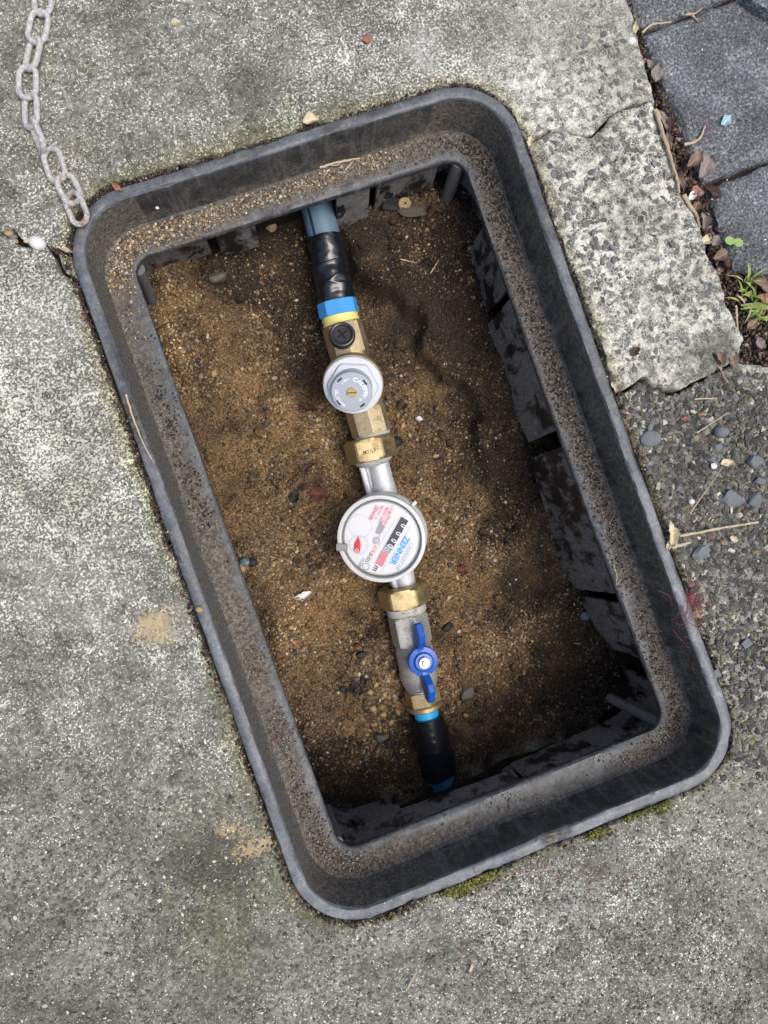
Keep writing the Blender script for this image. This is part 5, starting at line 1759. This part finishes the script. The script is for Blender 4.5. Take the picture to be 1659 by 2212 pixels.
# mud slab along the lower wall
for (x_, y_, s_, an, lab) in ((1130, 1655, .030, 17, 'grey mud slab lying against the lower wall right of the pipe'), (1200, 1625, .016, 10, 'grey broken mud lump at the end of the mud slab'), (1020, 1745, .022, 30, 'pale mud lump stuck on the lower wall below the pipe'), (905, 1775, .012, 35, 'small pale mud lump low on the lower wall')):
    tagit(rock(x_, y_, fz_at(x_, y_) + .012, s_, 'mud', lab, 'mud_lump', 'mud lump', flat=.35, asp=.35, ang=an, jag=.2))

# stones on the surface
S_ = 'loose stones on the surface'
for (x_, y_, z_, s_, m_, lab, kw) in (
        (82, 527, -.001, .0068, 'white_stone', 'white rounded pebble wedged in the left crack', dict(smooth=True, jag=.05, asp=.75, ang=-20)),
        (20, 505, -.006, .0036, 'tan_stone', 'pale yellow pebble in the left crack near the picture edge', dict(smooth=True, jag=.05)),
        (30, 513, -.007, .0034, 'stone', 'grey pebble under the pale yellow pebble in the crack', dict(smooth=True)),
        (32, 523, -.006, .0032, 'tan_stone', 'second small tan pebble low in the left crack', dict(smooth=True)),
        (381, 50, .001, .0042, 'leaf_pale', 'cream angular pebble on the concrete near the top', dict(asp=.85)),
        (1555, 934, -.005, .0072, 'stone', 'round blue-grey stone standing on the chippings', dict(smooth=True, jag=.09, flat=.8)),
        (1550, 966, -.006, .0055, 'stone', 'small dark stone directly below the round blue-grey stone', {}),
        (1577, 1078, -.006, .0135, 'stone', 'largest flat blue-grey stone on the chippings', dict(flat=.35, jag=.12)),
        (1630, 1083, -.006, .0095, 'stone', 'angular blue-grey stone right of the largest flat stone', dict(flat=.5, asp=.7, ang=60)),
        (1627, 1000, -.005, .0095, 'stone', 'dark angular stone near the right picture edge', dict(asp=.7, flat=.55)),
        (1640, 1040, -.005, .007, 'stone', 'dark stone under the angular one at the right picture edge', {}),
        (1553, 938 + 44 + 16, -.0065, .010, 'stone', 'blue-grey slab of stone sunk in the chippings', dict(flat=.2)),
        (1405, 948, -.0035, .010, 'stone', 'smooth grey-blue stone flush with the surface near the box', dict(flat=.2, smooth=True, jag=.08)),
        (1513, 1195, -.0015, .010, 'stone', 'blue-grey stone below the long straw', dict(flat=.25, ang=40)),
        (1405, 925, -.0035, .0065, 'stone', 'long grey stone by the box above the smooth one', dict(flat=.2, asp=.45, ang=75)),
        (1612, 1390, -.001, .007, 'stone', 'grey stone among the red fibres at the right', dict(flat=.3)),
        (1548, 1455, -.0005, .006, 'stone', 'small pale grey stone right of the lower right corner', dict(flat=.3)),
        (1542, 917 + 90, -.004, .004, 'white_stone', 'white fleck of stone on the chippings', {}),
        (1493, 1178 - 94, -.004, .0035, 'white_stone', 'small white pebble left of the largest flat stone', dict(smooth=True, jag=.05)),
        (1560, 970 + 200, -.0015, .003, 'leaf_rust', 'tiny orange stone beside the long straw', {}),
        (1363, 90, .0, .004, 'white_stone', 'white pebble in the paver joint near the top', dict(smooth=True, jag=.05)),
        (340, 449, .001, .0015, 'white_stone', 'white crumb on the upper left corner of the rim', {}),
        (431, 1191 + 125, .0015, .003, 'tan_stone', 'tan crumb on the left rim below the straw', dict(smooth=True)),
        (973, 1845, -.043, .004, 'white_stone', 'white snail-like crumb on the lower ledge', dict(smooth=True, asp=.5, ang=80)),
        (1025, 1822, -.043, .003, 'tan_stone', 'tan crumb on the lower ledge', {})):
    rock(x_, y_, z_, s_ * (.84 if x_ > 1390 and y_ > 850 else 1), m_, lab, 'pebble' if s_ < .006 else 'stone', 'pebble' if s_ < .006 else 'stone', S_, **kw)
slab_chip = slab('concrete_chip', PP([(124, 545), (139, 546), (153, 553), (161, 575), (166, 602), (152, 590), (139, 585), (130, 572)]), M['concrete'], step=.001, rag=.0006, rnd=.002, depth=.012, zf=lambda x, y: -0.003 + 0 * x, attrs=concrete_attrs)
tagit(slab_chip, 'loose chip of concrete in the crack left of the box', 'concrete chip')

# twigs and straws
stick([(1416, 236), (1432, 290), (1450, 345), (1462, 385), (1468, 415)], .0018, 'twig', 'long tan twig along the concrete edge beside the leaves', .003)
stick([(1476, 420), (1490, 445), (1505, 465), (1512, 490)], .0019, 'twig', 'thick tan stem lower in the paver joint', .001)
stick([(1457, 340), (1460, 370), (1450, 385)], .0010, 'twig_dark', 'dark twig crossing the long tan twig', .003)
stick([(1387, 70), (1407, 52), (1450, 48)], .0009, 'straw', 'pale bent straw in the joint below the top paver', .000)
stick([(1486, 28), (1497, 34), (1508, 46)], .0011, 'twig', 'small splayed twig in the upper paver joint', .001)
stick([(1480, 32), (1500, 30), (1515, 20)], .0009, 'twig', 'second twig crossing the splayed one', .002)
stick([(1478, 312), (1500, 308), (1515, 295), (1523, 272)], .0013, 'straw', 'curved pale stalk lying on the paver', .002)
stick([(1453, 1160), (1520, 1148), (1580, 1137), (1638, 1128)], .0012, 'straw', 'long pale straw right of the box', .002, taper=.3, flat=.7)
stick([(1450, 1182), (1490, 1172)], .0018, 'straw', 'short thick pale straw under the long one', .0015)
stick([(272, 852), (288, 905), (310, 960), (333, 1000)], .0009, 'straw', 'straw hanging over the left rim', .002, zs=[.002, .0025, .003, .003])
stick([(690, 362), (720, 352), (748, 347), (778, 342)], .0013, 'straw', 'pale forked stalk on the upper ledge', -.0405)
stick([(700, 355), (727, 358), (745, 344)], .0007, 'twig', 'thin yellow stalk crossing the forked one', -.0405)
stick([(745, 368), (765, 345)], .0006, 'straw', 'short pale straw on the lip of the upper ledge', -.0415)
stick([(1500, 862), (1550, 860)], .0007, 'straw', 'thin white straw on the chippings by the lower crack', -.002)
stick([(1505, 975 - 40), (1560, 915 - 15)], .0006, 'straw', 'fine pale straw above the round stone', -.002)
stick([(1490, 1170 - 60), (1560, 1070 - 60)], .0006, 'twig', 'fine tan straw beside the largest flat stone', -.0005)
stick([(1537, 770), (1550, 790), (1566, 812)], .0007, 'twig', 'thin twig at the lower tip of the concrete piece', .001)
stick([(1565, 760), (1555, 800), (1572, 826)], .0006, 'twig', 'thin forked stem below the thin twig', .000)
stick([(880, 2135), (890, 2115), (900, 2098)], .0009, 'twig', 'brown twig on the concrete below the pit', .001)
stick([(865, 560), (900, 568)], .0006, 'straw', 'fine pale root on the pit floor right of the pipe', zs=[fz_at(865, 560) + .004] * 2)
stick([(930, 590), (948, 562)], .0006, 'straw', 'fine straw on the pit floor right of the pale root', zs=[fz_at(930, 590) + .004] * 2)
stick([(1590, 660), (1592, 690), (1594, 720)], .0009, 'straw', 'pale upright stalk under the grass', .004)
stick([(1240, 1390), (1290, 1392)], .0005, 'straw', 'fine straw near the right wall on the pit floor', zs=[fz_at(1240, 1390) + .003] * 2)
stick([(1325, 1410 - 190), (1333, 1432 - 190), (1331, 1455 - 190), (1343, 1440 - 190)], .0004, 'straw', 'white forked thread on the right ledge', -.041)

# red fibres: too many to count
g = np.random.default_rng(77)
mb = MB()
def fibre(px, py, z, ln, ang, r=.00014, wig=0.5):
    a = math.radians(ang)
    pts = [np.array([px, py], float)]
    for i in range(7):
        a += g.normal(0, wig * .5)
        pts.append(pts[-1] + ln / 7 * np.array([math.cos(a), -math.sin(a)]))
    Q = np.array([P(p[0], p[1], z + .0006 * abs(math.sin(i))) for i, p in enumerate(pts)])
    mb.add(*tube(Q, r, 4))
for _ in range(46): fibre(1490 + g.normal(0, 9), 1292 + g.normal(0, 24), .001, g.uniform(18, 52), -62 + g.normal(0, 22))
for _ in range(26): fibre(1225 + g.uniform(-210, 160), 1890 + g.uniform(-40, 50) - 0.0, .001, g.uniform(20, 60), g.uniform(0, 360))
for _ in range(22): fibre(g.uniform(1440, 1650), g.uniform(850, 1450), -.003, g.uniform(20, 60), g.uniform(0, 360))
for _ in range(8): fibre(g.uniform(880, 1050), g.uniform(2000, 2120), .0005, g.uniform(15, 40), g.uniform(0, 360))
for _ in range(14): fibre(1420 + g.uniform(0, 120), 240 + g.uniform(0, 260), .0, g.uniform(20, 50), g.uniform(200, 340))
t_ = rr_loop(0.0025)
for _ in range(110):
    q = t_[g.integers(len(t_))]
    px, py = PX(np.array([q[0]]), np.array([q[1]]), np.array([0.]))
    if px[0] > 700 and py[0] > 1300: continue
    fibre(px[0], py[0], .0005, g.uniform(10, 32), g.uniform(0, 360))
for (x_, y_) in ((770, 330), (790, 340), (1070, 345), (1090, 350), (570, 1640), (575, 1610), (1300, 1760), (1320, 1750), (430, 250)): fibre(x_, y_, -.0415 if y_ != 250 else .0008, 45, g.uniform(0, 360))
tagit(mb.build('fibres', M['fibre']), 'fine red root fibres scattered round the pit', None, None, 'stuff')

# dirt filling the joint by the pavers and the soil by the grass
n = 5200
px = np.concatenate([1411 + g.uniform(0, 1, 2600) * 0, g.uniform(1545, 1740, 2600)])
tt = g.random(2600)
jx = np.interp(tt, [0, .15, .3, .45, .6, .75, .9, 1], [1362, 1385, 1408, 1428, 1458, 1490, 1522, 1550])
jy = np.interp(tt, [0, .15, .3, .45, .6, .75, .9, 1], [0, 80, 165, 240, 330, 430, 520, 590])
px[:2600] = jx + g.normal(6, 9, 2600) + 10 * (tt > .3)
py = np.concatenate([jy + g.normal(0, 6, 2600), g.uniform(585, 800, 2600)])
a = np.array([P(i, j, -.006) for i, j in zip(px, py)])
big = inside(a[:, 0], a[:, 1], PP(polyB)) | inside(a[:, 0], a[:, 1], PP(polyA)) | inside(a[:, 0], a[:, 1], PP(polyC))
a = a[~big]
n = len(a)
sz = .0005 + .0016 * g.random(n) ** 2
a[:, 2] = -.0105 + .006 * g.random(n)
grains('joint_dirt', a, sz, pick([(.045, .03, .022), (.08, .055, .04), (.15, .11, .085), (.25, .2, .16), (.10, .05, .045)], n, g, [4, 4, 3, 1.5, 1.5]), M['grain'], flat=.55, jag=.3, seed=12, label='brown leaf crumbs and dirt filling the joint by the pavers', long_=.8)
# bits of concrete and sand strewn over the rim and the slabs
n = 900
px, py, a = on_px(-20, 1680, -20, 2230, n)
ok = (rr_sdf(a[:, 0], a[:, 1]) > -0.009)
a = a[ok]
a[:, 2] = .0012
sz = .0003 + .0007 * g.random(len(a)) ** 3
grains('crumbs', a, sz, pick([(.6, .58, .52), (.45, .42, .36), (.25, .22, .18)], len(a), g), M['grain'], seed=14, label='pale sand crumbs strewn over the concrete and rim')

# grass and seedling
gt = thing('grass_tuft', P(1640, 690, -.008), 'low green grass tuft growing on the soil at the right edge', 'grass')
g = np.random.default_rng(5)
def blade(parent, px, py, ang, ln, w, lift, mat='grass', name='blade'):
    o = P(px, py, -.006)
    a = math.radians(ang)
    d = IMG_R * math.cos(a) + IMG_U * math.sin(a)
    sd_ = np.cross(UP, d)
    T = np.linspace(0, 1, 8)
    c_ = o + np.outer(T * ln, d) + np.outer(lift * np.sin(T * 2.2), UP)
    ww = w * np.sin(np.pi * (0.12 + 0.88 * T)) ** .7
    l_ = c_ - sd_ * ww[:, None] / 2 + UP * .0006
    r_ = c_ + sd_ * ww[:, None] / 2 + UP * .0006
    b_ = c_ - UP * .0003
    v, f = rings([np.array([l_[i], c_[i], r_[i], b_[i]]) for i in range(8)], True, True, True)
    return MB().add(v, f).build(name, M[mat], parent)
for k in range(46):
    cx_, cy_ = ((1612, 620), (1625, 655), (1605, 640), (1640, 690), (1620, 685), (1650, 668))[k % 6]
    blade(gt, cx_ + g.normal(0, 8), cy_ + g.normal(0, 8), g.uniform(-50, 200), g.uniform(.006, .017), g.uniform(.0012, .0024), g.uniform(.003, .010), 'straw' if k % 7 == 0 else 'grass')
for (x_, y_, an) in ((1600, 660, -4), (1605, 664, -10), (1600, 668, 4)):
    blade(gt, x_, y_, an, .034, .003, .010)
sd = thing('seedling', P(1585, 528, -.004), 'bright green two-leaved seedling in the joint beside the lower paver', 'seedling')
stem = np.array([P(1582, 548, -.008), P(1584, 535, -.001), P(1586, 522, .006)])
MB().add(*tube(stem, .0006, 6)).build('stem', M['sprout'], sd)
for an, x_, y_ in ((165, 1576, 520), (-25, 1595, 524)):
    a = math.radians(an)
    fr = Fr(P(x_, y_, .0065), UP, IMG_R * math.cos(a) + IMG_U * math.sin(a))
    th = np.arange(20) * 2 * math.pi / 20
    ringl = [fr(np.stack([k * .0040 * np.cos(th), k * .0034 * np.sin(th), np.full(20, zz + 0.0006 * k * k)], -1)) for k, zz in ((.05, 0), (.5, 0), (.9, 0), (1, -.0002), (.9, -.0005), (.05, -.0005))]
    v, f = rings(ringl, True, True, True)
    MB().add(v, f).build('leaf', M['sprout'], sd)
